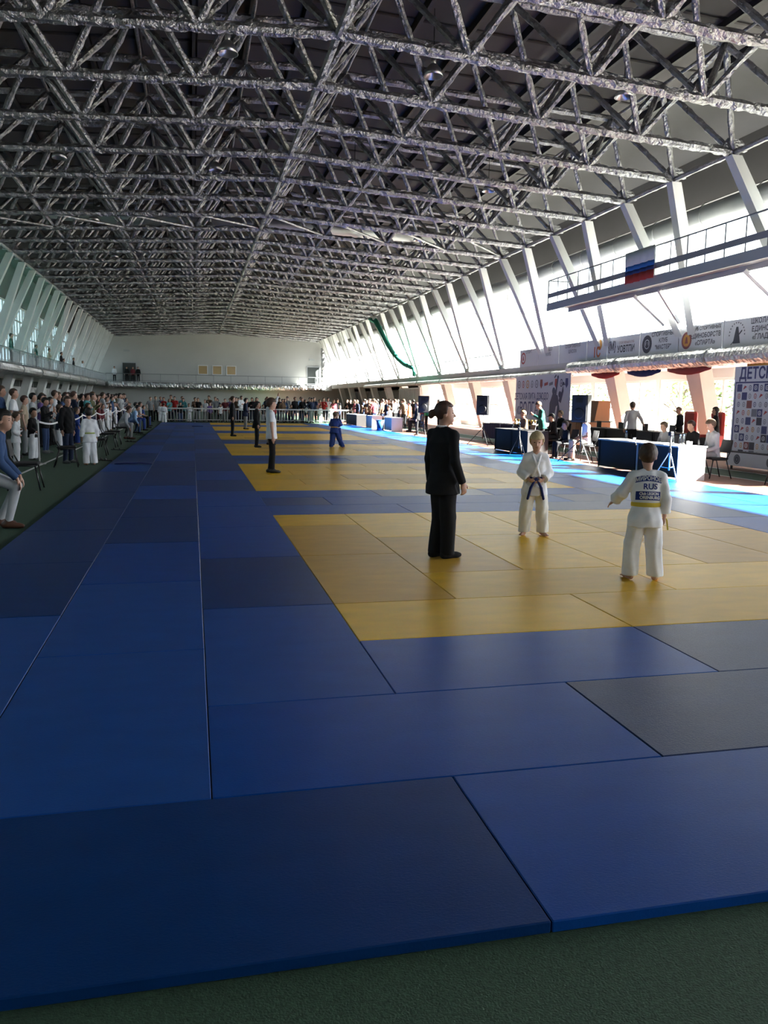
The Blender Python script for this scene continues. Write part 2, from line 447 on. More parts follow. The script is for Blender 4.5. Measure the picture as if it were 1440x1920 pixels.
# ---- galleries
slab_m = mat('gallery_concrete', (0.55, 0.55, 0.54), 0.75, 0, 0.08, 1.0)
g = structure('trim_1', MB().box((16.95, YB, 3.05), (XWR, YE, 3.45)), slab_m, 'concrete gallery slab along the right side')
MB().box((16.90, YB, 3.0), (16.97, YE, 3.5)).put('edge_beam', slab_m, g)
g = structure('trim_2', MB().box((XWL, YB, 2.9), (-9.95, YE, 3.4)), slab_m, 'concrete gallery slab along the left side')
g = structure('trim_3', MB().box((-9.95, YE-1.6, 2.75), (16.95, YE, 3.45)), slab_m, 'concrete gallery slab across the end wall')
rail_m = mat('rail_steel_grey', (0.20, 0.22, 0.23), 0.5, 0.5)
def railing(name, pts, z0, h, label, group=None, step=1.5, bal=.16, m=rail_m, cat='railing', mid=True):
    a, b = Vector(pts[0]), Vector(pts[1]); L = (b-a).length; t = (b-a)/L
    r = empty(name, (a.x, a.y, z0), label=label, cat=cat, group=group)
    T = lambda d, z: Vector((t.x*d, t.y*d, z))
    MB().tube([T(0, h), T(L, h)], .028, 8).put('top_rail', m, r)
    if mid: MB().tube([T(0, .12), T(L, .12)], .02, 6).put('bottom_rail', m, r)
    n = int(L/step)
    pm = MB().tube([(0, 0, 0), (0, 0, h)], .022, 6).me('post')
    for k in range(n+1): put('post', pm, m, r, T(L*k/n, 0))
    if bal:
        q = MB()
        for k in range(int(L/bal)): q.tube([T(k*bal, .12), T(k*bal, h)], .008, 4, cap=False)
        q.put('balusters', m, r, kind='stuff')
    return r
railing('gallery_railing', ((-10.0, 4), (-10.0, YE-1.6)), 3.4, .85, 'grey barred railing along the edge of the left gallery', step=2.0)
railing('gallery_railing', ((16.98, 42), (16.98, YE-1.6)), 3.45, .9, 'thin railing along the far part of the right gallery', step=2.0, bal=.25)
railing('gallery_railing', ((-9.9, YE-1.55), (16.9, YE-1.55)), 3.45, .9, 'thin railing along the gallery across the end wall', step=2.0, bal=0)

# ---- foil pipes
def foil_pipe(name, a, b, r, n, label, jit=.06, elbows=()):
    a, b = Vector(a), Vector(b)
    o = empty(name, a, label=label, cat='pipe')
    MB().tube([p-a for p in lerp(a, b, n)], r, 12, jit).put('foil_jacket', foil2, o)
    L = (b-a).length; t = (b-a)/L
    cl = MB().tube([(0, 0, 0), tuple(t*.08)], r*1.12, 12).me('clamp')
    for k in range(int(L/6)): put('clamp', cl, steel_grey, o, tuple(t*(k*6+2)))
    return o
foil_pipe('insulated_pipe', (16.62, 2, 3.19), (16.62, 32.3, 3.19), .275, 420, 'thick foil wrapped pipe under the banner row on the right')
foil_pipe('insulated_pipe', (16.66, 32.3, 2.98), (16.66, 78, 2.98), .165, 420, 'thinner foil wrapped pipe continuing along the right gallery')
foil_pipe('insulated_pipe', (-9.60, 4, 3.08), (-9.60, 92, 3.08), .31, 420, 'thick foil wrapped pipe along the left gallery edge')
foil_pipe('insulated_pipe', (-9.6, YE-2.0, 3.05), (15.9, YE-2.0, 3.05), .36, 220, 'crumpled foil pipe along the gallery of the end wall', .14)
foil_pipe('insulated_pipe', (16.0, YE-.9, 3.5), (16.0, YE-.9, 8.0), .38, 24, 'vertical foil pipe in the right corner of the end wall', .12)
duct_m = mat('galvanised_duct', (0.42, 0.43, 0.43), 0.45, 0.6, 0.1, 1.0)
du = empty('ventilation_duct', (17.6, 2, 8.2), label='large round grey ventilation duct under the right roof edge', cat='duct')
MB().tube([(0, 0, 0), (0, 96, 0)], .43, 20).put('duct_pipe', duct_m, du, True)
rg = MB().tube([(0, 0, 0), (0, .06, 0)], .46, 20).me('duct_flange')
for k in range(32): put('duct_flange', rg, duct_m, du, (0, 1+3*k, 0))
d2 = empty('ventilation_duct', (XL+2, 41, 10.35), label='round ventilation duct crossing the hall above the roof frame chords', cat='duct')
MB().tube([(0, 0, 0), (20, 0, 0)], .38, 16).put('duct_pipe', duct_m, d2, True)

# ---- end wall details
door_dark = mat('door_dark', (0.05, 0.06, 0.06), 0.6); lit_wood = mat('lit_room_wood', (0.55, 0.36, 0.14), 0.6)
for n_, (x, zz, lab) in enumerate(((-7.35, 3.45, 'dark open doorway on the far gallery at left'), (14.8, 3.45, 'dark doorway on the far gallery at right'))):
    d = MB().box((x-.75, YE-.06, zz), (x+.75, YE+.02, zz+2.2)).put('door_%d' % (n_+1), door_dark, kind='structure', label=lab)
    q = MB()
    q.box((x-.85, YE-.1, zz), (x-.75, YE, zz+2.3)); q.box((x+.75, YE-.1, zz), (x+.85, YE, zz+2.3)); q.box((x-.75, YE-.1, zz+2.2), (x+.75, YE, zz+2.3))
    q.put('door_frame', steel_grey, d)
for k, px in enumerate((1.25, 2.95, 4.65)):
    o = MB().box((px-.5, YE-.05, 4.55), (px+.5, YE+.02, 5.5)).put('window_%d' % wn, lit_wood, kind='structure', label='small square window with warm wooden room behind, %s on the end wall' % ORD[k]); wn += 1
    q = MB()
    for a, b in (((px-.6, YE-.12, 4.45), (px+.6, YE, 4.55)), ((px-.6, YE-.12, 5.5), (px+.6, YE, 5.6)), ((px-.6, YE-.12, 4.55), (px-.5, YE, 5.5)), ((px+.5, YE-.12, 4.55), (px+.6, YE, 5.5))): q.box(a, b)
    q.put('window_frame', frame_white, o)
    MB().box((px-.5, YE-.075, 4.55), (px+.5, YE-.065, 5.5)).put('pane', pane_clear, o)
for x, z, t in ((-7.6, 7.1, 'left'), (14.6, 6.6, 'right')):
    MB().box((x-.35, YE-.08, z-.12), (x+.35, YE+.02, z+.12)).put('wall_vent', steel_grey, label='small flat vent box high on the end wall above the %s door' % t, cat='vent')

# ---- left lower wall panels and windows
panel_m = mat('white_wall_board', (0.66, 0.66, 0.65), 0.7)
wlow = bpy.data.objects['wall_left']
pm_ = MB().bevbox((0, -1.1, .1), (.06, 1.1, 2.15), .02).me('wall_panel'); dk = MB().box((0, -1.3, 2.3), (.05, 1.3, 2.8)).me('dark_strip')
for k in range(30):
    put('wall_panel', pm_, panel_m, wlow, (XWL, 9+3*k, 0)); put('dark_strip', dk, door_dark, wlow, (XWL, 9+3*k, 0))

# ---- right lower far wall: dark panels and doors
wrr = bpy.data.objects['wall_right']
for k in range(6):
    MB().bevbox((XWR-.08, 66.2+6*k, .05), (XWR, min(71.8+6*k, 100.8), 2.65), .02).put('wall_panel', mat('grey_wall_panel', (.22, .215, .21), .8), wrr)
d = MB().box((XWR-.14, 78.2, 0), (XWR-.09, 80.2, 2.3)).put('door_3', panel_m, kind='structure', label='pale door in the far right wall under the gallery')
MB().box((XWR-.16, 78.8, 1.2), (XWR-.14, 79.6, 1.7)).put('door_sign', door_dark, d)

# ---- outside
grass = mat('outside_ground', (0.20, 0.19, 0.15), 0.9, 0, 0.2, 0.3)
MB().box((XWR+.35, -60, -.5), (140, 160, -.3)).put('outside_ground', grass, kind='structure', label='ground outside beyond the right windows')
MB().box((-140, -60, -.5), (XWL-.35, 160, -.3)).put('outside_ground', grass, kind='structure', label='ground outside beyond the left windows')
leafm = [mat('leaf_yellow_green', (0.30, 0.32, 0.07), 0.6), mat('leaf_green', (0.13, 0.20, 0.05), 0.6)]
bark = mat('bark', (0.10, 0.075, 0.055), 0.9, 0, 0.3, 8)
def tree(x, y, h, r, m, label):
    t = empty('tree', (x, y, -.3), label=label, cat='tree', group='trees outside the right windows')
    q = MB().tube([(0, 0, 0), (.1, .05, h*.35), (0, .15, h*.7), (.1, .1, h*.95)], [.18, .14, .09, .03], 8)
    for k in range(9):
        a = random.uniform(0, 6.28); z = h*random.uniform(.18, .7); L = r*random.uniform(.6, 1)
        q.tube([(0, .1, z), (math.cos(a)*L*.6, math.sin(a)*L*.6, z+L*.35), (math.cos(a)*L, math.sin(a)*L, z+L*.5)], [.06, .035, .012], 5)
    q.put('trunk', bark, t, True)
    V = []; Fc = []
    for k in range(1700):
        a = random.uniform(0, 6.28); u = random.uniform(-1, 1); rr = random.random()**.4
        p = Vector((math.cos(a)*math.sqrt(1-u*u)*r*rr, math.sin(a)*math.sqrt(1-u*u)*r*rr, h*.55+u*h*.47*rr))
        d = Vector((random.gauss(0, 1), random.gauss(0, 1), random.gauss(0, 1))).normalized(); e = d.orthogonal().normalized()
        s = random.uniform(.08, .17); n = len(V)
        V += [p-d*s, p+e*s*.5, p+d*s, p-e*s*.5]; Fc.append((n, n+1, n+2, n+3))
    o = put('foliage', mesh('foliage', V, Fc), m, t, kind='stuff')
for k, (x, y, h, r) in enumerate(((25.5, 14, 6, 2.3), (24, 21, 5, 2.0), (27, 27, 7, 2.6), (25, 34, 6, 2.2), (28, 41, 7, 2.6), (26, 50, 6, 2.4), (30, 20, 8, 3), (32, 33, 8, 3))):
    tree(x, y, h, r, leafm[k % 2], '%s tree outside the ground floor windows, %s in the row' % ('yellowing' if k % 2 == 0 else 'green', ORD[k]))
# ================================================================== PEOPLE (signed distance bodies, polygonised)
class Fld:
    def __init__(s, lo, hi, h):
        s.h = h; s.o = np.array(lo, float)
        s.n = np.maximum(4, np.ceil((np.array(hi)-s.o)/h).astype(int)+1)
        s.D = np.full(s.n, 9.0, np.float32)
        s.ax = [s.o[k]+h*np.arange(s.n[k], dtype=np.float32) for k in range(3)]
    def sub(s, lo, hi):
        a = np.clip(np.floor((np.array(lo)-s.o)/s.h).astype(int), 0, s.n-1); b = np.clip(np.ceil((np.array(hi)-s.o)/s.h).astype(int)+1, 1, s.n)
        sl = tuple(slice(a[k], max(b[k], a[k]+1)) for k in range(3))
        g = (s.ax[0][sl[0]][:, None, None], s.ax[1][sl[1]][None, :, None], s.ax[2][sl[2]][None, None, :])
        return sl, g
    def blend(s, sl, d, k):
        D = s.D[sl]
        if k > 0:
            hh = np.maximum(k-np.abs(D-d), 0)/k; s.D[sl] = np.minimum(D, d)-hh*hh*k*.25
        else: s.D[sl] = np.minimum(D, d)
    def cone(s, p, r1, q, r2, k=.02):
        p = np.array(p, float); q = np.array(q, float); m = max(r1, r2)+k+2*s.h
        sl, (X, Y, Z) = s.sub(np.minimum(p, q)-m, np.maximum(p, q)+m)
        b = q-p; L = max(float(b@b), 1e-9)
        t = np.clip(((X-p[0])*b[0]+(Y-p[1])*b[1]+(Z-p[2])*b[2])/L, 0, 1)
        d = np.sqrt((X-p[0]-t*b[0])**2+(Y-p[1]-t*b[1])**2+(Z-p[2]-t*b[2])**2)-(r1+(r2-r1)*t)
        s.blend(sl, d, k)
    def local(s, M, c, m):
        """subgrid around c in world, coordinates in the frame M (4x4 local->world)"""
        sl, (X, Y, Z) = s.sub(np.array(c)-m, np.array(c)+m)
        R = np.array(M.to_3x3()); t = np.array(M.translation)
        dx, dy, dz = X-t[0], Y-t[1], Z-t[2]
        return sl, [R[0, k]*dx+R[1, k]*dy+R[2, k]*dz for k in range(3)]
    def ell(s, M, c, r, k=.02):
        w_ = M @ Vector(c); m = max(r)+k+2*s.h
        sl, (x, y, z) = s.local(M, w_, m)
        x, y, z = (x-c[0])/r[0], (y-c[1])/r[1], (z-c[2])/r[2]
        l = np.sqrt(x*x+y*y+z*z); l2 = np.sqrt((x/r[0])**2+(y/r[1])**2+(z/r[2])**2)+1e-6
        s.blend(sl, l*(l-1)/l2, k)
    def loft(s, M, secs, k=.02, fold=0.0, ph=0.0):
        """stack of ellipses (z, rx, ry, cy) in frame M"""
        zs = [q[0] for q in secs]; mx = max(max(q[1], q[2])+abs(q[3]) for q in secs)+.06
        c = M @ Vector((0, 0, (zs[0]+zs[-1])/2)); m = math.hypot((zs[-1]-zs[0])/2+.05, mx)+.02
        sl, (x, y, z) = s.local(M, c, m)
        rx = np.interp(z, zs, [q[1] for q in secs]); ry = np.interp(z, zs, [q[2] for q in secs]); cy = np.interp(z, zs, [q[3] for q in secs])
        u = x/rx; v_ = (y-cy)/ry
        l = np.sqrt(u*u+v_*v_)+1e-6; l2 = np.sqrt((u/rx)**2+(v_/ry)**2)+1e-6
        d = l*(l-1)/l2
        if fold: d = d+fold*(np.sin(14*x+9*z+ph)*np.sin(11*z-7*x+2*ph+6*y)+.6*np.sin(31*z+17*x+ph))
        d = np.maximum(d, np.maximum(zs[0]-z, z-zs[-1]))
        s.blend(sl, d, k)
    def fold(s, amp, f=1.0, ph=0.0, vert=False):
        X, Y, Z = s.ax[0][:, None, None], s.ax[1][None, :, None], s.ax[2][None, None, :]
        if vert: n = np.sin(f*(46*X+31*Y+5*Z)+ph+1.3*np.sin(7*Z+ph))*.8+.5*np.sin(f*(14*Z+21*X-12*Y)+1.7*ph)
        else: n = np.sin(f*(17*Z+29*X+9*Y)+ph)*np.sin(f*(13*X-11*Z+21*Y)+1.7*ph)+.55*np.sin(f*(33*Z-37*X+19*Y)+.6*ph)
        s.D = s.D+amp*n.astype(np.float32)
    def cut(s, sl, d): s.D[sl] = np.maximum(s.D[sl], d)
    def cutz(s, zmin): s.D = np.maximum(s.D, (zmin-s.ax[2])[None, None, :].astype(np.float32))
    def mesh(s, name, scale=1.0):
        D = s.D.copy(); D[0] = D[-1] = 9; D[:, 0] = D[:, -1] = 9; D[:, :, 0] = D[:, :, -1] = 9
        ins = D < 0
        c = np.zeros(np.array(D.shape)-1, np.int8); offs = [(i, j, k) for i in (0, 1) for j in (0, 1) for k in (0, 1)]
        nx, ny, nz = D.shape
        for (i, j, k) in offs: c += ins[i:nx-1+i, j:ny-1+j, k:nz-1+k]
        I = np.argwhere((c > 0) & (c < 8))
        if len(I) == 0: return mesh(name, [(0, 0, 0)], [])
        idx = np.full(c.shape, -1, np.int64); idx[tuple(I.T)] = np.arange(len(I))
        val = {o: D[I[:, 0]+o[0], I[:, 1]+o[1], I[:, 2]+o[2]] for o in offs}
        S = np.zeros((len(I), 3)); N = np.zeros(len(I))
        for a in offs:
            for ax in range(3):
                if a[ax]: continue
                b = list(a); b[ax] = 1; b = tuple(b)
                va, vb = val[a], val[b]; mk = (va < 0) != (vb < 0)
                t = np.where(mk, va/np.where(va == vb, 1, va-vb), 0)
                P_ = np.array(a, float)+np.outer(t, np.array(b)-np.array(a)); S += P_*mk[:, None]; N += mk
        V = (I+S/N[:, None])*s.h+s.o
        Q = []
        for ax in range(3):
            o1, o2 = [(1, 2), (2, 0), (0, 1)][ax]
            sa = [slice(None)]*3; sb = [slice(None)]*3; sa[ax] = slice(0, -1); sb[ax] = slice(1, None)
            A = ins[tuple(sa)]; B = ins[tuple(sb)]
            for fl_ in (0, 1):
                E = np.argwhere((A & ~B) if fl_ == 0 else (~A & B))
                if not len(E): continue
                E = E[(E[:, o1] > 0) & (E[:, o2] > 0) & (E[:, o1] < D.shape[o1]-1) & (E[:, o2] < D.shape[o2]-1)]
                def cell(d1, d2):
                    e = E.copy(); e[:, o1] += d1; e[:, o2] += d2
                    return idx[e[:, 0], e[:, 1], e[:, 2]]
                q = np.stack([cell(-1, -1), cell(0, -1), cell(0, 0), cell(-1, 0)], 1)
                Q.append(q if fl_ == 0 else q[:, ::-1])
        Q = np.concatenate(Q)
        # one pass of smoothing
        acc = np.zeros_like(V); cnt = np.zeros(len(V))
        for a_, b_ in ((0, 1), (1, 2), (2, 3), (3, 0)):
            np.add.at(acc, Q[:, a_], V[Q[:, b_]]); np.add.at(acc, Q[:, b_], V[Q[:, a_]]); np.add.at(cnt, Q[:, a_], 1); np.add.at(cnt, Q[:, b_], 1)
        V = V*.6+.4*acc/np.maximum(cnt, 1)[:, None]
        V *= scale
        me = bpy.data.meshes.new(name)
        me.vertices.add(len(V)); me.vertices.foreach_set('co', V.astype(np.float32).ravel())
        me.loops.add(len(Q)*4); me.loops.foreach_set('vertex_index', Q.astype(np.int32).ravel())
        me.polygons.add(len(Q)); me.polygons.foreach_set('loop_start', np.arange(0, len(Q)*4, 4, dtype=np.int32))
        me.polygons.foreach_set('loop_total', np.full(len(Q), 4, np.int32))
        me.polygons.foreach_set('use_smooth', np.ones(len(Q), bool))
        me.update(calc_edges=True); me.validate()
        return me

def Rx(a): return Matrix.Rotation(a, 4, 'X')
def Rz(a): return Matrix.Rotation(a, 4, 'Z')
def Ry(a): return Matrix.Rotation(a, 4, 'Y')
def V3(*a): return Vector(a)

# arm poses in the torso frame, right arm (x>0), relative to the shoulder: elbow, wrist, hand direction, palm normal
ARM = {
 'down': ((.05, -.02, -.29), (.065, .05, -.535), (.02, .12, -1), (-1, 0, 0)),
 'fwd': ((.05, -.03, -.29), (.055, .075, -.535), (.0, .25, -1), (-1, 0, 0)),
 'straight': ((.045, .0, -.29), (.05, .02, -.55), (0, .08, -1), (-1, 0, 0)),
 'cross': ((.06, .07, -.27), (-.14, .20, -.20), (-1, .1, .15), (0, -1, 0)),
 'clasp': ((.075, -.01, -.28), (-.06, .155, -.40), (-.9, .35, -.25), (0, -1, .2)),
 'phone': ((.06, .06, -.27), (-.05, .30, -.10), (-.2, .6, .75), (-.6, -.5, 0)),
 'pocket': ((.10, -.06, -.27), (.06, .06, -.46), (-.3, .3, -.8), (-1, 0, 0)),
 'hip': ((.18, -.04, -.22), (.05, .08, -.42), (-.7, .3, -.4), (0, -1, 0)),
 'out': ((.13, .02, -.24), (.20, .20, -.36), (.6, .5, -.6), (-.3, .3, -1)),
 'knee': ((.05, .14, -.26), (.0, .38, -.38), (0, .7, -.6), (0, -.3, -1)),
 'lap': ((.06, .05, -.28), (-.03, .28, -.34), (-.4, .8, -.2), (0, 0, -1)),
 'desk': ((.07, .10, -.26), (-.02, .36, -.28), (-.2, 1, -.05), (0, 0, -1)),
 'rail': ((.10, .12, -.26), (.06, .36, -.30), (-.4, .8, -.2), (0, 0, -1)),
 'reach': ((.10, .20, -.12), (.02, .45, -.10), (0, 1, .05), (0, 0, -1)),
 'raise': ((.10, .10, .22), (.06, .20, .45), (0, .3, 1), (-1, 0, 0)),
 'grip': ((.08, .17, -.20), (.0, .42, -.13), (-.2, 1, .1), (0, 0, -1)),
}
def make_person(spec, res):
    """returns {part: (mesh, role)}; local frame: faces +Y, feet at z=0, built at 1.75 m and scaled to height"""
    H = spec.get('H', 1.75); S = H/1.75; kid = spec.get('kid', False); h = res/S
    hipz = .845 if kid else .90; tl = .455 if kid else .52; shx = spec.get('shx', .150 if kid else .178); hs = 1.22 if kid else 1.06
    fat = spec.get('fat', 1.0)
    pelvis = V3(*spec.get('pelvis', (0, 0, hipz)))
    lean = spec.get('lean', 0.03); twist = spec.get('twist', 0.0); side = spec.get('side', 0.0)
    TM_ = Matrix.Translation(pelvis) @ Rz(twist) @ Ry(side) @ Rx(-lean)      # forward lean is about -X
    T0 = TM_
    sh = {s: TM_ @ V3(s*shx, -.01, tl-.03) for s in (1, -1)}
    neck = TM_ @ V3(0, -.005, tl+.045); yaw, pit = spec.get('head', (0, 0))
    hc = TM_ @ V3(0, .022, tl+.058) + (TM_.to_3x3() @ V3(0, .0, 1)).normalized()*0 
    HM = Matrix.Translation(hc) @ Rz(twist+yaw) @ Rx(-lean*.4-pit) @ Matrix.Translation((0, .0, .125*hs))
    armn = spec.get('arms', ('down', 'down'))
    el = {}; wr = {}; hd = {}; pn = {}
    R3 = TM_.to_3x3()
    for s, nm in ((1, armn[0]), (-1, armn[1])):
        E_, W_, Hd, Pn = ARM[nm] if isinstance(nm, str) else nm
        f = .9 if kid else 1.0
        mir = lambda v: V3(v[0]*s, v[1], v[2])
        el[s] = sh[s]+R3 @ (mir(E_)*f); wr[s] = sh[s]+R3 @ (mir(W_)*f); hd[s] = (R3 @ mir(Hd)).normalized(); pn[s] = (R3 @ mir(Pn)).normalized()
    legs = spec.get('legs', 'stand')
    hx = .088
    if legs == 'stand': L = {s: (V3(s*.10, .015, hipz*.53), V3(s*.11, -.01, .085), V3(s*.25, 1, 0)) for s in (1, -1)}
    elif legs == 'apart': L = {s: (V3(s*.125, .02, hipz*.53), V3(s*.150, -.01, .085), V3(s*.35, 1, 0)) for s in (1, -1)}
    elif legs == 'wide': L = {s: (V3(s*.15, .03, hipz*.53), V3(s*.20, -.01, .085), V3(s*.35, 1, 0)) for s in (1, -1)}
    elif legs == 'together': L = {s: (V3(s*.075, .02, hipz*.53), V3(s*.075, -.01+.03*s, .085), V3(s*.1, 1, 0)) for s in (1, -1)}
    elif legs == 'sit': L = {s: (V3(s*.11, pelvis.y+.43, pelvis.z+.03), V3(s*.12, pelvis.y+.44, .085), V3(s*.2, 1, 0)) for s in (1, -1)}
    elif legs == 'sitfwd': L = {s: (V3(s*.13, pelvis.y+.43, pelvis.z+.04), V3(s*.12, pelvis.y+.30+.1*s, .085), V3(s*.2, 1, 0)) for s in (1, -1)}
    else: L = {s: tuple(V3(*q) for q in legs[0 if s > 0 else 1]) for s in (1, -1)}
    hip = {s: pelvis+Rz(twist).to_3x3() @ V3(s*hx, 0, 0) for s in (1, -1)}
    allp = [pelvis, neck, hc, HM @ V3(0, 0, .15*hs)]+list(el.values())+list(wr.values())+[wr[s]+hd[s]*.2 for s in (1, -1)]
    for s in (1, -1): allp += [L[s][0], L[s][1]+V3(0, .25, -.085), L[s][1]+V3(0, -.15, 0)]
    lo = np.min([list(p) for p in allp], 0)-.22; hi = np.max([list(p) for p in allp], 0)+.22
    lo[2] = -3*h
    out = {}
    fing = res < .012
    # ---------------- body
    f = Fld(lo, hi, h)
    f.loft(TM_, [(-.06, .09, .07, 0), (.03, .10, .07, -.01), (.16, .09, .065, .0), (.32, .105, .07, .0), (tl-.06, .105, .055, -.01), (tl, .06, .045, -.01)], .03)
    f.cone(neck-R3 @ V3(0, 0, .05), .056, HM @ V3(0, -.015, -.06), .048, .03)
    f.ell(HM, (0, -.012*hs, .028*hs), (.076*hs, .094*hs, .092*hs), .02)
    f.ell(HM, (0, .022*hs, -.048*hs), (.056*hs, .068*hs, .072*hs), .03)
    f.cone(HM @ V3(0, .082*hs, .01*hs), .008, HM @ V3(0, .102*hs, -.025*hs), .013, .012)        # nose
    for s in (1, -1):
        f.ell(HM, (s*.076*hs, -.008, -.012*hs), (.012, .022, .032), .006)
        a0 = sh[s].lerp(el[s], .25); f.cone(sh[s]-R3 @ V3(s*.04, 0, .02), .035, a0, .040, .02); f.cone(a0, .040, el[s], .039, .02); f.cone(el[s], .038, wr[s], .026, .01)
        d = hd[s]; n = (pn[s]-d*pn[s].dot(d)).normalized(); t = d.cross(n).normalized()*(-1 if True else 1)
        # thumb side: towards the front of the body when the palm faces in
        if t.dot(R3 @ V3(0, 1, .25)) < 0: t = -t
        k = .85 if kid else 1.0
        HMat = Matrix((t, n, d)).transposed().to_4x4(); HMat.translation = wr[s]
        f.ell(HMat, (0, 0, .05*k), (.040*k, .017, .052*k), .015)
        if fing:
            curl = spec.get('curl', .5)
            for q, ln in zip((-.030, -.010, .010, .029), (.055, .070, .076, .068)):
                b0 = wr[s]+d*.082*k+t*q*k; d1 = (d*math.cos(curl*.5)+n*math.sin(curl*.5)); d2 = (d*math.cos(curl*1.5)+n*math.sin(curl*1.5))
                b1 = b0+d1*ln*.5*k; b2 = b1+d2*ln*.5*k
                f.cone(b0, .0098*k, b1, .0092*k, .004); f.cone(b1, .0092*k, b2, .0078*k, .003)
            b0 = wr[s]+d*.025*k+t*.03*k; b1 = b0+(t*.75+d*.65+n*.2).normalized()*.04*k; b2 = b1+(t*.25+d*.9+n*.35).normalized()*.032*k
            f.cone(b0, .014*k, b1, .011*k, .008); f.cone(b1, .011*k, b2, .009*k, .004)
        else: f.cone(wr[s]+d*.06, .030, wr[s]+d*.13+n*.02, .02, .02); f.cone(wr[s]+d*.03+t*.02, .014, wr[s]+d*.07+t*.05, .011, .01)
        kn, an, td = L[s]; td = td.normalized()
        f.cone(hip[s]-V3(0, 0, .02), .065, kn, .045, .02); f.cone(kn, .044, an, .033, .01)
        heel = an+V3(0, 0, -.045)-td*.035; toe = V3(an.x, an.y, an.z-.058)+td*.15
        f.cone(heel, .036, toe-td*.03, .027, .02); f.cone(toe-td*.05, .027, toe+td*.01, .018, .02)
        f.cone(an, .035, heel+td*.05, .036, .02)
        if fing and spec.get('shoes') is None:
            sd = V3(td.y, -td.x, 0)
            for q in range(5): 
                b = toe-td*.015+sd*(-.030+.015*q)
                f.cone(b, .013, b+td*(.035-.004*abs(q-(0.5 if s < 0 else 3.5)))-V3(0, 0, .008), .0105, .004)
    f.cutz(0.0)
    out['body'] = f.mesh('body', S)
    # ---------------- eyes / mouth
    if res < .02:
        g_ = Fld([c-.2 for c in HM.translation], [c+.2 for c in HM.translation], max(.006, h*.6))
        g_.ell(HM, (0, .083*hs, -.058*hs), (.024*hs, .010*hs, .006*hs), 0); out['mouth'] = g_.mesh('mouth', S)
        for s in (1, -1):
            g_ = Fld([c-.17 for c in HM.translation], [c+.17 for c in HM.translation], max(.006, h*.6))
            g_.ell(HM, (s*.031*hs, .075*hs, .008*hs), (.014*hs, .010*hs, .0062*hs), 0); out['eye%d' % s] = g_.mesh('eye', S)
            g_ = Fld([c-.17 for c in HM.translation], [c+.17 for c in HM.translation], max(.006, h*.6))
            g_.cone(HM @ V3(s*.016*hs, .083*hs, .028*hs), .005, HM @ V3(s*.047*hs, .068*hs, .030*hs), .0045, 0)
            out['eyebrow%d' % s] = g_.mesh('eyebrow', S)
    # ---------------- hair
    ht = spec.get('hair', 'short')
    g_ = Fld([c-.34 for c in HM.translation], [c+.3 for c in HM.translation], h)
    th = {'short': .018, 'buzz': .008, 'bun': .014, 'long': .020, 'mop': .028, 'pony': .014, 'cap': .016}[ht]
    g_.ell(HM, (0, -.014*hs, .030*hs), (.076*hs+th, .094*hs+th, .092*hs+th), 0)
    sl, (x, y, z) = g_.local(HM, HM.translation, .32)
    front = {'mop': .045, 'short': .062, 'buzz': .062, 'bun': .070, 'long': .062, 'pony': .068, 'cap': .04}[ht]*hs
    low = {'short': -.075, 'buzz': -.065, 'bun': -.07, 'long': -.12, 'mop': -.07, 'pony': -.07, 'cap': -.05}[ht]*hs
    ear = -.012*hs
    keep = np.minimum(front-z+.0*y, np.maximum(np.maximum(y-.012*hs+.25*(.02-z), low-z), np.where(z < ear, y+.028*hs, -1)))
    if spec.get('bald'): keep = np.maximum(keep, z-.06)
    g_.cut(sl, keep.astype(np.float32))
    if fing: g_.fold(.0022, 3.0, 1.0)
    if ht == 'bun': g_.ell(HM, (0, -.135*hs, .005), (.042, .045, .040), .02); g_.ell(HM, (.01, -.150*hs, -.03), (.025, .03, .03), .02)
    if ht == 'pony': g_.cone(HM @ V3(0, -.11, .04), .025, HM @ V3(0, -.15, -.12), .018, .02)
    if ht == 'long': g_.cone(HM @ V3(.04, -.05, 0), .055, HM @ V3(.05, -.06, -.19), .04, .03); g_.cone(HM @ V3(-.04, -.05, 0), .055, HM @ V3(-.05, -.06, -.19), .04, .03)
    if ht == 'cap': g_.ell(HM, (0, .10*hs, .055*hs), (.07, .085, .012), .01)
    out['hair'] = g_.mesh('cap' if ht == 'cap' else 'hair', S)
    # ---------------- top
    top = spec.get('top', 'jacket'); f = Fld(lo, hi, h)
    if top == 'gi':
        secs = [(-.19, .212, .160, -.005), (-.10, .205, .155, -.005), (.04, .176, .132, 0), (.085, .162, .122, 0), (.16, .180, .135, 0), (.26, .190, .134, .0), (.36, .184, .124, -.005), (tl-.04, .145, .09, -.012), (tl+.03, .075, .062, -.012)]
        rs = (.072, .074, .072, .78)
    elif top == 'suit':
        w_ = 1.10 if spec.get('fem') else 1.05; e_ = .022 if spec.get('fem') else 0
        secs = [(-.17, .196*w_, .158+e_, -.01), (-.06, .186*w_, .150+e_, -.01), (.08, .150*w_, .120+e_, .0), (.16, .142*w_, .114+e_, .0), (.30, .166*w_, .124+e_, .005), (.40, .170*w_, .114+e_, -.005), (tl-.03, .14, .085, -.012), (tl+.035, .07, .058, -.012)]
        rs = (.058, .052, .044, .97)
    elif top == 'tshirt':
        secs = [(-.10, .172*fat, .134*fat, -.005), (.0, .165*fat, .128*fat, -.005), (.15, .150*fat, .115*fat, .0), (.32, .164*fat, .116, .0), (tl-.06, .146, .088, -.01), (tl+.025, .066, .056, -.01)]
        rs = (.068, .064, 0, 0)
    elif top == 'shirt':
        secs = [(-.07, .168*fat, .132*fat, -.005), (.05, .156*fat, .120*fat, 0), (.15, .148*fat, .112*fat, .0), (.32, .162*fat, .115, .0), (tl-.06, .145, .087, -.01), (tl+.03, .064, .056, -.01)]
        rs = (.062, .052, .042, .97)
    else:  # jacket
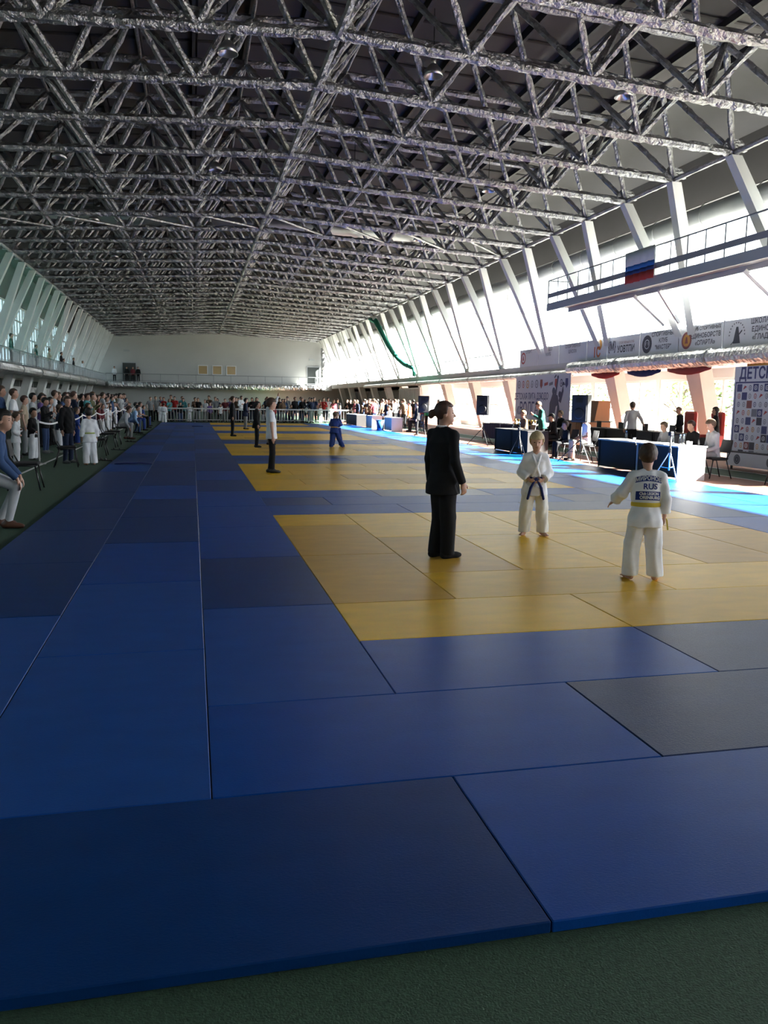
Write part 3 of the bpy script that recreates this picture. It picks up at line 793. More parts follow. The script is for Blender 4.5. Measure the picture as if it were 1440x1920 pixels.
        secs = [(-.12, .184*fat, .146*fat, -.005), (.0, .178*fat, .138*fat, -.005), (.15, .164*fat, .126*fat, .0), (.32, .176*fat, .126, .0), (tl-.05, .150, .094, -.01), (tl+.045, .075, .066, -.01)]
        rs = (.065, .058, .050, .97)
    if legs in ('sit', 'sitfwd'):
        zc = max(-.06, secs[0][0]); secs = [q for q in secs if q[0] > zc+.03]; secs = [(zc, secs[0][1]*1.0, secs[0][2], secs[0][3]-.01)]+secs
    f.loft(TM_, secs, .02)
    for s in (1, -1):
        f.cone(TM_ @ V3(s*.05, -.012, tl+.005), .052, sh[s]-R3 @ V3(s*.012, 0, .008), rs[0]*.92, .03)
        f.cone(sh[s]-R3 @ V3(s*.012, 0, .012), rs[0], sh[s].lerp(el[s], 1.0 if rs[2] else .70), rs[1], .035)
        if rs[2]: f.cone(el[s], rs[1], el[s].lerp(wr[s], rs[3]), rs[2], .02)
        if top == 'gi':
            e2 = el[s].lerp(wr[s], .78); f.cone(el[s].lerp(wr[s], .3), .07, e2+(e2-el[s]).normalized()*.03, .082, .01)
    amp = {'gi': .0055, 'suit': .0025, 'tshirt': .004, 'shirt': .004}.get(top, .005)
    f.fold(amp, 1.0, spec.get('ph', 1.0))
    for s in (1, -1):     # flat sleeve ends
        if rs[2]:
            u = (wr[s]-el[s]).normalized(); e = el[s].lerp(wr[s], rs[3])
        else: u = (el[s]-sh[s]).normalized(); e = sh[s].lerp(el[s], .68)
        sl, (X, Y, Z) = f.sub(np.array(e)-.12, np.array(e)+.12)
        dd = (X-e[0])*u[0]+(Y-e[1])*u[1]+(Z-e[2])*u[2]
        rad = np.sqrt(np.maximum((X-e[0])**2+(Y-e[1])**2+(Z-e[2])**2-dd*dd, 0))
        f.cut(sl, np.where(rad < .085, dd, -1).astype(np.float32))
    out['top'] = f.mesh({'gi': 'jacket', 'suit': 'jacket', 'jacket': 'jacket', 'tshirt': 'shirt', 'shirt': 'shirt'}[top], S)
    # ---------------- trousers
    tr = spec.get('trousers', 'normal'); f = Fld(lo, hi, h)
    rr = {'normal': (.098, .070, .058), 'slim': (.092, .062, .046), 'gi': (.116, .098, .096), 'wide': (.112, .088, .078)}[tr]
    f.loft(Matrix.Translation(pelvis) @ Rz(twist) @ Rx(-min(lean, .5)*.6), [(-.10, .125*fat, .10, -.01), (-.02, .142*fat, .110, -.012), (.09, .128*fat, .10, 0), (.12, .12*fat, .095, 0)], .03)
    for s in (1, -1):
        kn, an, td = L[s]
        cuff = an+V3(0, 0, .0 if tr != 'gi' else .0)
        f.cone(hip[s]+(kn-hip[s]).normalized()*.05-V3(s*.012, 0, 0), rr[0]*.92, kn, rr[1], .04); f.cone(kn, rr[1], an+V3(0, 0, -.015), rr[2], .02)
    f.fold({'gi': .006, 'slim': .0015}.get(tr, .003), 1.0, spec.get('ph', 1.0)+2, True)
    f.cutz(.052 if spec.get('shoes') != 'socks' else .045)
    out['trousers'] = f.mesh('trousers', S)
    # ---------------- shoes
    if spec.get('shoes') is not None:
        for s in (1, -1):
            kn, an, td = L[s]; td = td.normalized()
            f = Fld([an.x-.3, an.y-.3, -3*h], [an.x+.3, an.y+.3, .2], min(h, .012))
            z = an.z-.085
            heel = an+V3(0, 0, -.042)-td*.045; toe = V3(an.x, an.y, an.z-.055)+td*.155
            f.cone(heel, .045, an+td*.03+V3(0, 0, -.03), .047, .02); f.cone(heel+td*.04, .043, toe-td*.03, .036, .02); f.cone(toe-td*.05, .037, toe+td*.01, .026, .02); f.cone(an+V3(0, 0, .01), .044, heel+td*.04, .045, .02)
            f.cutz(max(0.0, z))
            out['shoe%d' % s] = f.mesh('sock' if spec['shoes'] == 'socks' else 'shoe', S)
    # ---------------- belt, lapels, collar
    def ring(z0, z1, grow, rsec=None):
        zs = [q[0] for q in secs]; rx = np.interp((z0+z1)/2, zs, [q[1] for q in secs])+grow; ry = np.interp((z0+z1)/2, zs, [q[2] for q in secs])+grow; cy = np.interp((z0+z1)/2, zs, [q[3] for q in secs])
        q = Fld(lo, hi, h); q.loft(TM_, [(z0, rx, ry, cy), (z1, rx, ry, cy)], 0)
        return q, rx, ry, cy
    if spec.get('belt'):
        hb = max(.027, h*1.1)
        q, rx, ry, cy = ring(.085-hb, .085+hb, .014)
        if spec['belt'] == 'front':
            for sx in (1, -1):
                a = TM_ @ V3(sx*.01, cy+ry+.008, .085)
                q.cone(a, max(.020, h), TM_ @ V3(sx*.085, cy+ry+.018, -.06), max(.022, h), .01); q.cone(TM_ @ V3(sx*.085, cy+ry+.018, -.06), max(.022, h), TM_ @ V3(sx*.125, cy+ry+.020, -.23), max(.021, h), .01)
            q.ell(TM_, (0, cy+ry+.012, .085), (.034, .022, .026), .01)
        out['belt'] = q.mesh('belt', S)
    if spec.get('lapel'):
        q = Fld(lo, hi, h); rad = max(.013, h*.9)
        def surf(x, z):
            zs = [p_[0] for p_ in secs]; rx = np.interp(z, zs, [p_[1] for p_ in secs]); ry = np.interp(z, zs, [p_[2] for p_ in secs]); cy = np.interp(z, zs, [p_[3] for p_ in secs])
            return TM_ @ V3(x, cy+ry*math.sqrt(max(.05, 1-(x/rx)**2))-.002, z)
        for sx in (1, -1):
            xs = np.linspace(sx*.062, -sx*.055, 9); zz = np.linspace(tl-.0, .13, 9)
            pts = [TM_ @ V3(sx*.02, -.062, tl+.045), TM_ @ V3(sx*.058, -.03, tl+.04)]+[surf(a, b) for a, b in zip(xs, zz)]
            for a, b in zip(pts[:-1], pts[1:]): q.cone(a, rad*1.7, b, rad*1.7, .01)
        out['lapel'] = q.mesh('lapel', S)
    if spec.get('collar'):
        q = Fld(lo, hi, h)
        rad = max(.010, h*.8)
        P_ = [TM_ @ V3(.058*math.sin(a), .058*math.cos(a)-.012, tl+.055-.03*max(0, math.cos(a))) for a in np.linspace(-2.6, 2.6, 12)]
        P_ = [TM_ @ V3(0, .095, tl-.09)]+P_[6:]+[TM_ @ V3(0, -.068, tl+.06)]+P_[:6]+[TM_ @ V3(0, .095, tl-.09)]
        for a, b in zip(P_[:-1], P_[1:]): q.cone(a, rad, b, rad, .01)
        out['collar'] = q.mesh('collar', S)
    info = dict(TM=TM_, HM=HM, S=S, secs=secs, wr={s: wr[s]*S for s in wr}, tl=tl)
    return out, info

# ---- cloth / skin materials
CL = {}
def cloth(name, col, rough=.85): 
    if name not in CL: CL[name] = mat('cloth_'+name, col, rough, 0, .10, 6.0, .15, 160.0, bdist=.004, spec=.25)
    return CL[name]
for n_, c_ in dict(black=(.010, .010, .012), navy=(.018, .026, .06), blue=(.03, .08, .28), jeans=(.045, .075, .17), darkjeans=(.02, .03, .065), white=(.84, .85, .88), cream=(.80, .78, .71), grey=(.25, .26, .27), lightgrey=(.45, .46, .48),
                   red=(.42, .03, .03), maroon=(.16, .03, .04), green=(.03, .22, .13), darkgreen=(.012, .07, .06), teal=(.06, .25, .27), pink=(.55, .25, .25), orange=(.60, .16, .05), beige=(.45, .36, .26), brown=(.13, .08, .05), yellow=(.62, .47, .06), gibelt_blue=(.02, .03, .13),
                   giblue=(.025, .055, .24), skyblue=(.25, .40, .62), suitblue=(.035, .07, .16), purple=(.10, .06, .2), olive=(.12, .12, .06), belt_orange=(.62, .36, .08), belt_white=(.75, .75, .72), belt_green=(.35, .42, .12)).items(): cloth(n_, c_)
SKIN = [mat('skin_fair', (.56, .33, .24), .5, 0, .06, 8), mat('skin_warm', (.47, .26, .18), .5, 0, .06, 8), mat('skin_tan', (.36, .19, .125), .5, 0, .06, 8)]
HAIR = {'brown': mat('hair_brown', (.055, .03, .018), .6, 0, .3, 40), 'black': mat('hair_black', (.012, .010, .009), .55, 0, .3, 40), 'blond': mat('hair_blond', (.46, .36, .20), .6, 0, .25, 40), 'auburn': mat('hair_auburn', (.055, .022, .014), .6, 0, .3, 40), 'grey': mat('hair_grey', (.22, .21, .20), .7, 0, .2, 40), 'light': mat('hair_light_brown', (.13, .08, .045), .6, 0, .3, 40)}
eye_m = mat('eye_dark', (.03, .02, .02), .25); lip_m = mat('lips', (.38, .13, .11), .5)
shoe_black = mat('shoe_black', (.012, .012, .012), .45); shoe_brown = mat('shoe_brown', (.09, .035, .02), .4); shoe_white = mat('shoe_white', (.6, .6, .6), .5); shoe_red = mat('shoe_red', (.5, .05, .03), .5)
SHOE = {'black': shoe_black, 'brown': shoe_brown, 'white': shoe_white, 'red': shoe_red, 'socks': CL['black'], 'grey': mat('shoe_grey', (.15, .15, .15), .6)}

def person(parts, loc, face, label, cols, group=None, skin=0, hair='brown', shoe='black', scale=1.0, cat='person'):
    """face: world angle (radians) of the facing direction, 0 = +X"""
    o = empty('person', loc, face-math.pi/2, label=label, cat=cat, group=group)
    if scale != 1.0: o.scale = (scale,)*3
    mp = {'body': SKIN[skin], 'eye1': eye_m, 'eye-1': eye_m, 'mouth': lip_m, 'eyebrow1': HAIR.get(hair, HAIR['brown']), 'eyebrow-1': HAIR.get(hair, HAIR['brown']), 'hair': HAIR[hair] if hair in HAIR else CL[hair], 'top': CL[cols[0]], 'trousers': CL[cols[1]]}
    res = {}
    for k, me in parts.items():
        if me is None or not len(me.polygons): continue
        if k.startswith('shoe'): m = SHOE[shoe]
        elif k == 'belt': m = CL[cols[2]] if len(cols) > 2 else CL['belt_white']
        elif k == 'lapel': m = CL[cols[0]]
        elif k == 'collar': m = CL[cols[3]] if len(cols) > 3 else CL['white']
        else: m = mp[k]
        res[k] = put(me.name.split('.')[0], me, m, o, objmat=True)
    return o, res
# ================================================================== FURNITURE, BANNERS, FITTINGS
seat_black = mat('black_upholstery', (0.015, 0.015, 0.016), 0.75, 0, .15, 30, .2, 200)
desk_grey = mat('desk_grey_laminate', (0.045, 0.042, 0.042), 0.8, 0, .06, 4, spec=.15); desk_light = mat('desk_light_laminate', (0.60, 0.59, 0.58), 0.5, 0, .04, 4)
wood_orange = mat('orange_veneer', (0.45, 0.17, 0.055), 0.4, 0, .18, 3, stretch=(1, 1, .15)); plastic_black = mat('black_plastic', (.018, .018, .02), .5); chrome = mat('bright_metal', (.6, .6, .62), .25, .95)
white_vinyl = mat('white_banner_vinyl', (.66, .67, .72), .55, 0, .03, 2); ink_dark = mat('dark_print', (.05, .05, .07), .6); ink_blue = mat('blue_print', (.06, .07, .18), .6); ink_red = mat('red_print', (.42, .06, .06), .6); ink_orange = mat('orange_print', (.62, .30, .07), .6)
ink_grey = mat('grey_print', (.20, .21, .25), .6); ink_white = mat('white_print', (.75, .75, .78), .6); ink_brown = mat('brown_print', (.25, .08, .08), .6)
gcloth = mat('white_flag_cloth', (.75, .75, .75), .8); fblue = mat('blue_flag_cloth', (.03, .16, .50), .8); fnavy = mat('navy_flag_cloth', (.02, .04, .16), .8); fred = mat('red_flag_cloth', (.50, .05, .04), .8)

# ---- stacking chair
ch_seat = MB().bevbox((-.22, -.20, .425), (.22, .22, .475), .02).me('seat'); ch_back = MB().bevbox((-.21, -.015, -.13), (.21, .02, .17), .015).me('backrest')
ch_leg = {}
for k, (a, b) in {'fl': ((-.215, .17, .43), (-.245, .25, 0)), 'fr': ((.215, .17, .43), (.245, .25, 0)), 'bl': ((-.215, -.14, .43), (-.245, -.27, 0)), 'br': ((.215, -.14, .43), (.245, -.27, 0))}.items(): ch_leg[k] = MB().tube([a, b], .013, 8).me('leg', True)
ch_up = {s: MB().tube([(s*.215, -.14, .43), (s*.215, -.22, .60), (s*.20, -.27, .82)], .013, 8).me('back_upright', True) for s in (-1, 1)}
ch_rail = {s: MB().tube([(s*.215, -.16, .42), (s*.215, .19, .42)], .013, 8).me('seat_rail', True) for s in (-1, 1)}
def chair(x, y, face, label, group='black stacking chairs'):
    c = empty('stacking_chair', (x, y, 0), face-math.pi/2, label=label, cat='chair', group=group)
    put('seat', ch_seat, seat_black, c); b = put('backrest', ch_back, seat_black, c, (0, -.245, .70)); b.rotation_euler = (.18, 0, 0)
    for k in ch_leg: put('leg', ch_leg[k], black_steel, c)
    for s in (-1, 1): put('back_upright', ch_up[s], black_steel, c); put('seat_rail', ch_rail[s], black_steel, c)
    return c
PI = math.pi
chair(-2.88, 13.0, .05, 'empty black stacking chair nearest the camera on the left green floor')
chair(-2.90, 17.85, .1, 'empty black stacking chair beside the boy in white seen from behind')
chair(-2.62, 21.6, .0, 'empty black stacking chair past the boy in white, above the sandals')
chair(-2.70, 25.5, -.05, 'black stacking chair, nearer of the empty pair before the man in grey')
chair(-2.70, 27.2, .05, 'black stacking chair, farther of the empty pair before the man in grey')

# ---- desks
def desk(x0, y0, x1, y1, h, label, top=desk_grey, body=desk_grey, front=None, group='grey desks along the right side'):
    cx, cy = (x0+x1)/2, (y0+y1)/2
    d = empty('desk', (cx, cy, 0), label=label, cat='desk', group=group)
    a, b = (x1-x0)/2, (y1-y0)/2
    MB().bevbox((-a-.02, -b-.01, h-.03), (a+.02, b+.01, h), .006).put('desk_top', top, d)
    for s in (-1, 1): MB().box((-a, s*b-(.025 if s > 0 else 0), 0), (a, s*b+(.025 if s < 0 else 0), h-.03)).put('end_panel', body, d)
    MB().box((-a+.03, -b+.025, .06), (-a+.05, b-.025, h-.03)).put('front_panel', front or body, d)
    return d
desk(10.08, 13.45, 10.75, 15.15, .75, 'near desk with white sunlit end panel holding water bottles', desk_light, desk_light, desk_grey)
desk(10.08, 15.2, 10.75, 17.0, .75, 'dark grey desk adjoining the near white ended desk', desk_light, desk_grey)
desk(9.92, 21.2, 10.6, 22.55, .77, 'grey desk near the blond boy, nearer of two')
desk(9.92, 22.6, 10.6, 24.0, .77, 'grey desk near the blond boy, farther of two')
for k in range(4): desk(14.5, 20.2+1.6*k, 15.15, 21.7+1.6*k, .76, 'dark desk of the rear row before the windows, %s from the camera' % ORD[k], mat('desk_dark', (.03, .03, .034), .5), mat('desk_dark', (.03, .03, .034), .5))
desk(10.1, 39.6, 10.7, 41.2, .75, 'pale far desk with papers on the right side', desk_light, desk_light)
desk(10.05, 44.2, 10.65, 45.8, .75, 'bright white far desk before the left of the lattice panel', desk_light, desk_light)
desk(9.9, 48.0, 10.5, 51.5, .75, 'long white table at the far right of the mats', desk_light, desk_grey)
# dark cloth tables
post_m0 = mat('post_steel', (.35, .35, .36), .4, .7)
cl_dark = mat('dark_table_cloth', (.02, .02, .035), .85, 0, .1, 4)
for k, (y0, y1) in enumerate(((25.2, 27.2), (27.3, 29.3), (29.4, 31.4))):
    t = empty('cloth_table', (12.6, (y0+y1)/2, 0), label='table under dark cloth before the banner, %s from the camera' % ORD[k], cat='table', group='dark cloth tables')
    MB().box((-.4, -(y1-y0)/2, .70), (.4, (y1-y0)/2, .74)).put('table_top', desk_light, t)
    q = MB(); n = 24; L = (y1-y0)
    for sx in (-1, 1):
        for sy in (-1, 1): MB().box((sx*.34-.02, sy*(L/2-.1)-.02, 0), (sx*.34+.02, sy*(L/2-.1)+.02, .70)).put('leg', post_m0, t)
    pts = []
    for i in range(n+1): pts.append((-.42, -L/2+L*i/n))
    V = []; Fc = []
    for i, (px, py) in enumerate(pts):
        w_ = .02*math.sin(i*1.9)
        V += [(px-w_, py, .12), (px-.005, py, .745), (.42, py, .745), (.42+w_, py, .12)]
        if i: a = (i-1)*4; b = i*4; Fc += [(a, b, b+1, a+1), (a+1, b+1, b+2, a+2), (a+2, b+2, b+3, a+3)]
    put('cloth', mesh('cloth', V, Fc, True), cl_dark, t)
# trophies / medals row on the cloth table
gold = mat('gold_metal', (.65, .45, .12), .3, .9)
cup = MB().lathe([(.04, 0), (.04, .03), (.012, .05), (.012, .10), (.045, .15), (.05, .22), (.042, .22)], 12).me('cup_body', True); cupb = MB().lathe([(.05, 0), (.05, .03), (.045, .03)], 12).me('plinth')
for k in range(9):
    t = empty('trophy_cup', (12.3, 25.5+.32*k, .748), label='small gold trophy cup, %s in the row on the dark cloth table' % ORD[k], cat='trophy', group='trophy cups on the dark table')
    put('plinth', cupb, plastic_black, t); put('cup_body', cup, gold, t, (0, 0, .03))
# bottles and cups on the near desk
water = glass('bottle_plastic', (.85, .9, .93), .12); capm = mat('bottle_cap_blue', (.1, .25, .6), .5)
bt = MB().lathe([(.030, 0), (.033, .01), (.033, .14), (.026, .17), (.013, .20), (.013, .215)], 14).me('bottle_body', True); bc = MB().lathe([(.015, 0), (.015, .02), (.013, .022)], 10).me('bottle_cap')
cpm = MB().lathe([(.025, 0), (.034, .09), (.032, .09), (.023, .005)], 14).me('cup_wall', True)
for k, (x, y) in enumerate(((10.30, 13.75), (10.45, 13.85), (10.35, 14.1), (10.22, 15.9), (9.98+.15, 21.9), (10.1, 22.3), (10.2, 23.1))):
    b = empty('water_bottle', (x, y, .75 if k < 4 else .77), label='clear plastic water bottle, %s from the camera along the right desks' % ORD[k], cat='bottle', group='water bottles on the desks')
    put('bottle_body', bt, water, b); put('bottle_cap', bc, capm, b, (0, 0, .213))
for k, (x, y) in enumerate(((10.5, 13.65), (10.62, 13.95), (10.2, 15.5), (10.28, 15.6))):
    b = empty('paper_cup', (x, y, .75), label='small white paper cup, %s from the camera on the right desks' % ORD[k], cat='cup', group='paper cups on the desks')
    put('cup_wall', cpm, ink_white, b)
# laptops / monitors on rear desks
for k in range(4):
    y = 20.9+1.6*k
    l = empty('laptop', (14.8, y, .76), label='open dark laptop on the rear desk row, %s from the camera' % ORD[k], cat='laptop', group='laptops on the rear desks')
    MB().bevbox((-.12, -.17, 0), (.12, .17, .018), .004).put('base', plastic_black, l)
    MB().box((-.14, -.17, .018), (-.13, .17, .24)).put('lid', plastic_black, l); MB().box((-.129, -.155, .03), (-.127, .155, .225)).put('screen', ink_grey, l)

# ---- loudspeakers on stands
gr = mat('speaker_grille', (.02, .02, .022), .7, 0, .2, 300, .5, 400)
def speaker(x, y, zc, w_, h_, rot, label):
    s = empty('loudspeaker', (x, y, zc-h_/2), rot, label=label, cat='loudspeaker', group='black loudspeakers on stands')
    poly = [(-w_/2, -.17), (w_/2, -.17), (w_*.36, .20), (-w_*.36, .20)]
    V = [(a, b, 0) for a, b in poly]+[(a, b, h_) for a, b in poly]
    put('cabinet', mesh('cabinet', V, [(3, 2, 1, 0), (4, 5, 6, 7), (0, 1, 5, 4), (1, 2, 6, 5), (2, 3, 7, 6), (3, 0, 4, 7)]), plastic_black, s)
    MB().bevbox((-w_*.46, -.195, .02), (w_*.46, -.165, h_-.02), .012).put('grille', gr, s)
    MB().lathe([(w_*.30, 0), (w_*.33, .015), (w_*.28, .02)], 20, Matrix.Translation((0, -.19, h_*.32)) @ Matrix.Rotation(PI/2, 4, 'X')).put('woofer_rim', plastic_black, s, True)
    MB().box((-w_*.2, -.21, h_*.72), (w_*.2, -.19, h_*.88)).put('horn', black_steel, s)
    MB().box((w_*.41, -.06, h_*.42), (w_*.45, .06, h_*.56)).put('handle', chrome, s)
    return s
def tripod(x, y, ztop, spread, label, m=black_steel, leg2=None, name='speaker_stand', cat='stand'):
    t = empty(name, (x, y, 0), label=label, cat=cat)
    MB().tube([(0, 0, .25), (0, 0, ztop)], .019, 8).put('pole', m, t, True)
    MB().tube([(0, 0, .62), (0, 0, .72)], .032, 8).put('collar', plastic_black, t)
    for k in range(3):
        a = 2*PI*k/3+.5
        MB().tube([(0, 0, .66), (math.cos(a)*spread, math.sin(a)*spread, .015)], .013, 8).put('leg', (leg2 if leg2 and k == 2 else m), t)
        MB().tube([(0, 0, .30), (math.cos(a)*spread*.52, math.sin(a)*spread*.52, .325)], .009, 6).put('brace', m, t)
    return t
speaker(10.28, 18.4, 1.49, .46, .74, -.9, 'large black loudspeaker right of the blond boy beside the wooden cabinet'); tripod(10.28, 18.4, 1.12, .62, 'tripod stand with a white leg under the nearest loudspeaker', black_steel, chrome)
speaker(10.65, 27.2, 1.51, .46, .74, -.6, 'black loudspeaker right of the woman referee before the white windows'); tripod(10.65, 27.2, 1.14, .6, 'black tripod stand under the loudspeaker right of the woman referee')
speaker(10.17, 33.7, 1.49, .50, .76, -.4, 'black loudspeaker just left of the woman referee head'); tripod(10.17, 33.7, 1.11, .45, 'black stand under the loudspeaker left of the woman referee')
t = tripod(9.75, 13.25, .98, .34, 'slim camera tripod with pale legs before the white ended desk', chrome, None, 'camera_tripod', 'tripod')
MB().bevbox((-.04, -.05, .98), (.04, .05, 1.07), .01).put('camera_head', plastic_black, t)
t = tripod(9.6, 21.1, .80, .30, 'thin black tripod before the grey desk by the blond boy', black_steel, None, 'camera_tripod', 'tripod')
MB().bevbox((-.04, -.05, .80), (.04, .05, .88), .01).put('camera_head', plastic_black, t)

# ---- wooden cabinet, armchair, press wall, boards
c = empty('wooden_cabinet', (15.4, 28.0, 0), label='orange veneered cabinet with raised back behind the loudspeaker', cat='cabinet')
MB().bevbox((-.5, -.9, .12), (.5, .9, .92), .01).put('body', wood_orange, c); MB().box((-.46, -.86, 0), (.46, .86, .12)).put('plinth', plastic_black, c)
for s in (-1, 1): MB().bevbox((-.525, -.86 if s < 0 else .02, .16), (-.5, -.02 if s < 0 else .86, .88), .004).put('door', wood_orange, c)
MB().prism([(-.15, .94), (.5, .94), (.5, 1.75), (.0, 1.75)], -.8, .5).put('raised_back', wood_orange, c); MB().box((-.56, -.95, .92), (.56, .95, .96)).put('cabinet_top', plastic_black, c)
redl = mat('red_leather', (.42, .04, .03), .45)
for k, y in enumerate((22.9, 21.4)):
    a = empty('red_armchair', (16.3, y, 0), PI/2, label='high-backed red armchair by the windows, %s' % ('farther one' if k == 0 else 'nearer one'), cat='armchair', group='red armchairs')
    MB().bevbox((-.32, -.28, .30), (.32, .30, .50), .06).put('seat', redl, a); MB().bevbox((-.34, -.40, .30), (.34, -.26, 1.42), .06).put('backrest', redl, a)
    for s in (-1, 1): MB().bevbox((s*.33-.05, -.3, .3), (s*.33+.05, .3, .68), .03).put('armrest', redl, a)
    for sx in (-1, 1):
        for sy in (-1, 1): MB().box((sx*.28-.025, sy*.25-.025, 0), (sx*.28+.025, sy*.25+.025, .3)).put('leg', plastic_black, a)
def facing_west(x, y, z):     # local x runs to -Y, local y up, normal to -X
    m = Matrix(((0, 0, -1, x), (-1, 0, 0, y), (0, 1, 0, z), (0, 0, 0, 1))); return m
def panel_text(parent, txt, size, x, y, m, sx=1.0, bold=0.0, name='lettering', off=.006):
    me = text_me(txt, size, bold, True, sx)
    o = put(name, me, m, parent); o.matrix_parent_inverse = Matrix(); o.location = (x, y, off); return o
def flat(parent, name, poly, m, off=.005):
    o = put(name, mesh(name, [(a, b, 0) for a, b in poly], [tuple(range(len(poly)))]), m, parent); o.location = (0, 0, off); return o
def circ(cx, cy, r, n=20, ry=None): return [(cx+r*math.cos(2*PI*k/n), cy+(ry or r)*math.sin(2*PI*k/n)) for k in range(n)]
def ringlogo(parent, cx, cy, r, m, inner=None, off=.005, ry=None):
    n = 20; ry = ry or r
    V = [(r*math.cos(2*PI*k/n), ry*math.sin(2*PI*k/n), 0) for k in range(n)]+[(.72*r*math.cos(2*PI*k/n), .72*ry*math.sin(2*PI*k/n), 0) for k in range(n)]
    V += [(-.3*r, -.35*ry, 0), (.3*r, -.35*ry, 0), (.12*r, .4*ry, 0), (-.12*r, .4*ry, 0)]
    Fc = [(k, (k+1) % n, n+(k+1) % n, n+k) for k in range(n)]+[(2*n, 2*n+1, 2*n+2, 2*n+3)]
    o = put('logo', mesh('logo', V, Fc), m, parent); o.location = (cx, cy, off)
def banner(name, x, ya, yb, z0, z1, label, cat='banner', m=white_vinyl, th=.02):
    """ya = left end in view (far), yb = right end"""
    b = empty(name, label=label, cat=cat); b.matrix_world = facing_west(x, (ya+yb)/2, (z0+z1)/2)
    W, Hh = (ya-yb)/2, (z1-z0)/2
    MB().box((-W, -Hh, -th), (W, Hh, 0)).put('sheet', m, b)
    return b, W, Hh
# league banner
b, W, Hh = banner('league_banner', 16.3, 37.9, 31.6, .70, 2.97, 'white league banner with logos and judo fighters behind the officials')
for k, (m_, q) in enumerate(((ink_grey, 0), (ink_red, 1), (ink_orange, 0), (ink_grey, 1), (ink_grey, 0), (ink_brown, 2), (ink_red, 3), (ink_grey, 3), (ink_red, 2), (ink_dark, 1), (ink_blue, 2))):
    x = -W+.42+k*.55
    if q == 0: ringlogo(b, x, Hh-.42, .20, m_)
    elif q == 1: ringlogo(b, x, Hh-.42, .14, m_, ry=.18)
    elif q == 2: flat(b, 'logo', [(x-.13, Hh-.22), (x+.13, Hh-.22), (x+.15, Hh-.5), (x, Hh-.66), (x-.15, Hh-.5)], m_)
    else: flat(b, 'logo', [(x-.2, Hh-.40), (x+.2, Hh-.34), (x+.2, Hh-.48), (x-.2, Hh-.54)], m_)
panel_text(b, 'ДЕТСКАЯ ЛИГА ДЗЮДО', .44, -W+1.95, .10, ink_blue, .78, .006)
panel_text(b, '«ВОЛГА»', .86, -W+1.75, -.52, ink_blue, .80, .014)
fig = mat('judo_figure_print', (.07, .07, .12), .6)
# two wrestling figures printed at the right: overlapping limbs
for poly in ([(1.0, -1.1), (1.9, -1.1), (2.15, -.5), (1.9, .15), (1.35, .25), (1.05, -.2)], [(1.55, .15), (1.75, .15), (1.9, .9), (1.78, .92)], circ(1.45, .36, .17, 14), circ(1.85, .98, .09, 10), [(2.0, -.1), (2.25, -.2), (2.5, .35), (2.42, .62), (2.3, .35), (2.1, .12)], circ(2.12, .2, .15, 14), [(2.3, .6), (2.62, .62), (2.5, .76), (2.34, .75)], [(1.5, .93), (1.7, 1.05), (1.62, 1.12), (1.45, 1.0)]):
    flat(b, 'fighter_print', poly, fig, .005+.0004*random.random()*5)
flat(b, 'fighter_print', [(1.55, -1.0), (1.75, -.35), (1.9, -.3), (1.8, -1.0)], ink_white, .009)
# press wall with logo grid
b, W, Hh = banner('press_wall', 14.1, 17.25, 11.0, .06, 2.66, 'white press wall with a checkered grid of logos at the right edge', 'press wall')
panel_text(b, 'ДЕТСКАЯ ЛИГА ДЗЮДО', .40, -W+2.42, Hh-.20, ink_blue, .92, .012)
flat(b, 'border_print', [(-W+.06, Hh-.40), (W-.06, Hh-.40), (W-.06, Hh-.44), (-W+.06, Hh-.44)], ink_blue); flat(b, 'border_print', [(-W+.06, Hh-.40), (-W+.10, Hh-.40), (-W+.10, -Hh+.3), (-W+.06, -Hh+.3)], ink_blue)
cs = .215; inks = [ink_grey, ink_orange, ink_dark, ink_grey, ink_blue, ink_red]; dk_inks = [ink_blue, ink_dark, ink_grey, ink_brown, ink_blue]
tl_me = mesh('logo_tile', [(-cs*.48, -cs*.46, 0), (cs*.48, -cs*.46, 0), (cs*.48, cs*.46, 0), (-cs*.48, cs*.46, 0)], [(0, 1, 2, 3)])
for r_ in range(9):
    for c_ in range(14):
        x = -W+.24+c_*cs; y = Hh-.56-r_*cs
        if (c_*2+r_*3) % 5 == 0 or (c_+r_*2) % 7 == 3:
            o = put('logo_tile', tl_me, dk_inks[(c_*3+r_) % 5], b, objmat=True); o.location = (x, y, .004)
            if (c_+r_) % 2: ringlogo(b, x, y, cs*.28, ink_white, off=.007)
        elif (c_+2*r_) % 5 == 1: flat(b, 'logo', [(x-.07, y-.05), (x-.01, y+.06), (x+.08, y+.03), (x+.01, y-.01)], ink_red)
        else: ringlogo(b, x, y, cs*.26, inks[(c_*2+r_*5) % 6], ry=cs*.32)
# low board with round emblems in front
for k, (ya, yb) in enumerate(((16.6, 14.3), (14.2, 11.9))):
    b = empty('low_ad_board', label='low white board with round dark emblems before the press wall, %s one' % ('left' if k == 0 else 'right'), cat='board', group='low boards before the press wall')
    b.matrix_world = facing_west(13.55, (ya+yb)/2, .27)
    W = (ya-yb)/2
    MB().box((-W, -.17, -.12), (W, .17, 0)).put('panel', white_vinyl, b); MB().box((-W-.02, .17, -.16), (W+.02, .20, .04)).put('top_edge', black_steel, b)
    for s in (-1, 1):
        MB().box((s*(W-.12)-.02, -.27, -.1), (s*(W-.12)+.02, -.17, -.06)).put('foot', black_steel, b)
        flat(b, 'emblem', circ(s*.62-.1, 0, .125, 24), ink_dark); ringlogo(b, s*.62-.1, 0, .10, ink_grey, off=.008)
chair(11.75, 12.25, PI-.2, 'empty black chair at the right edge before the low white board')

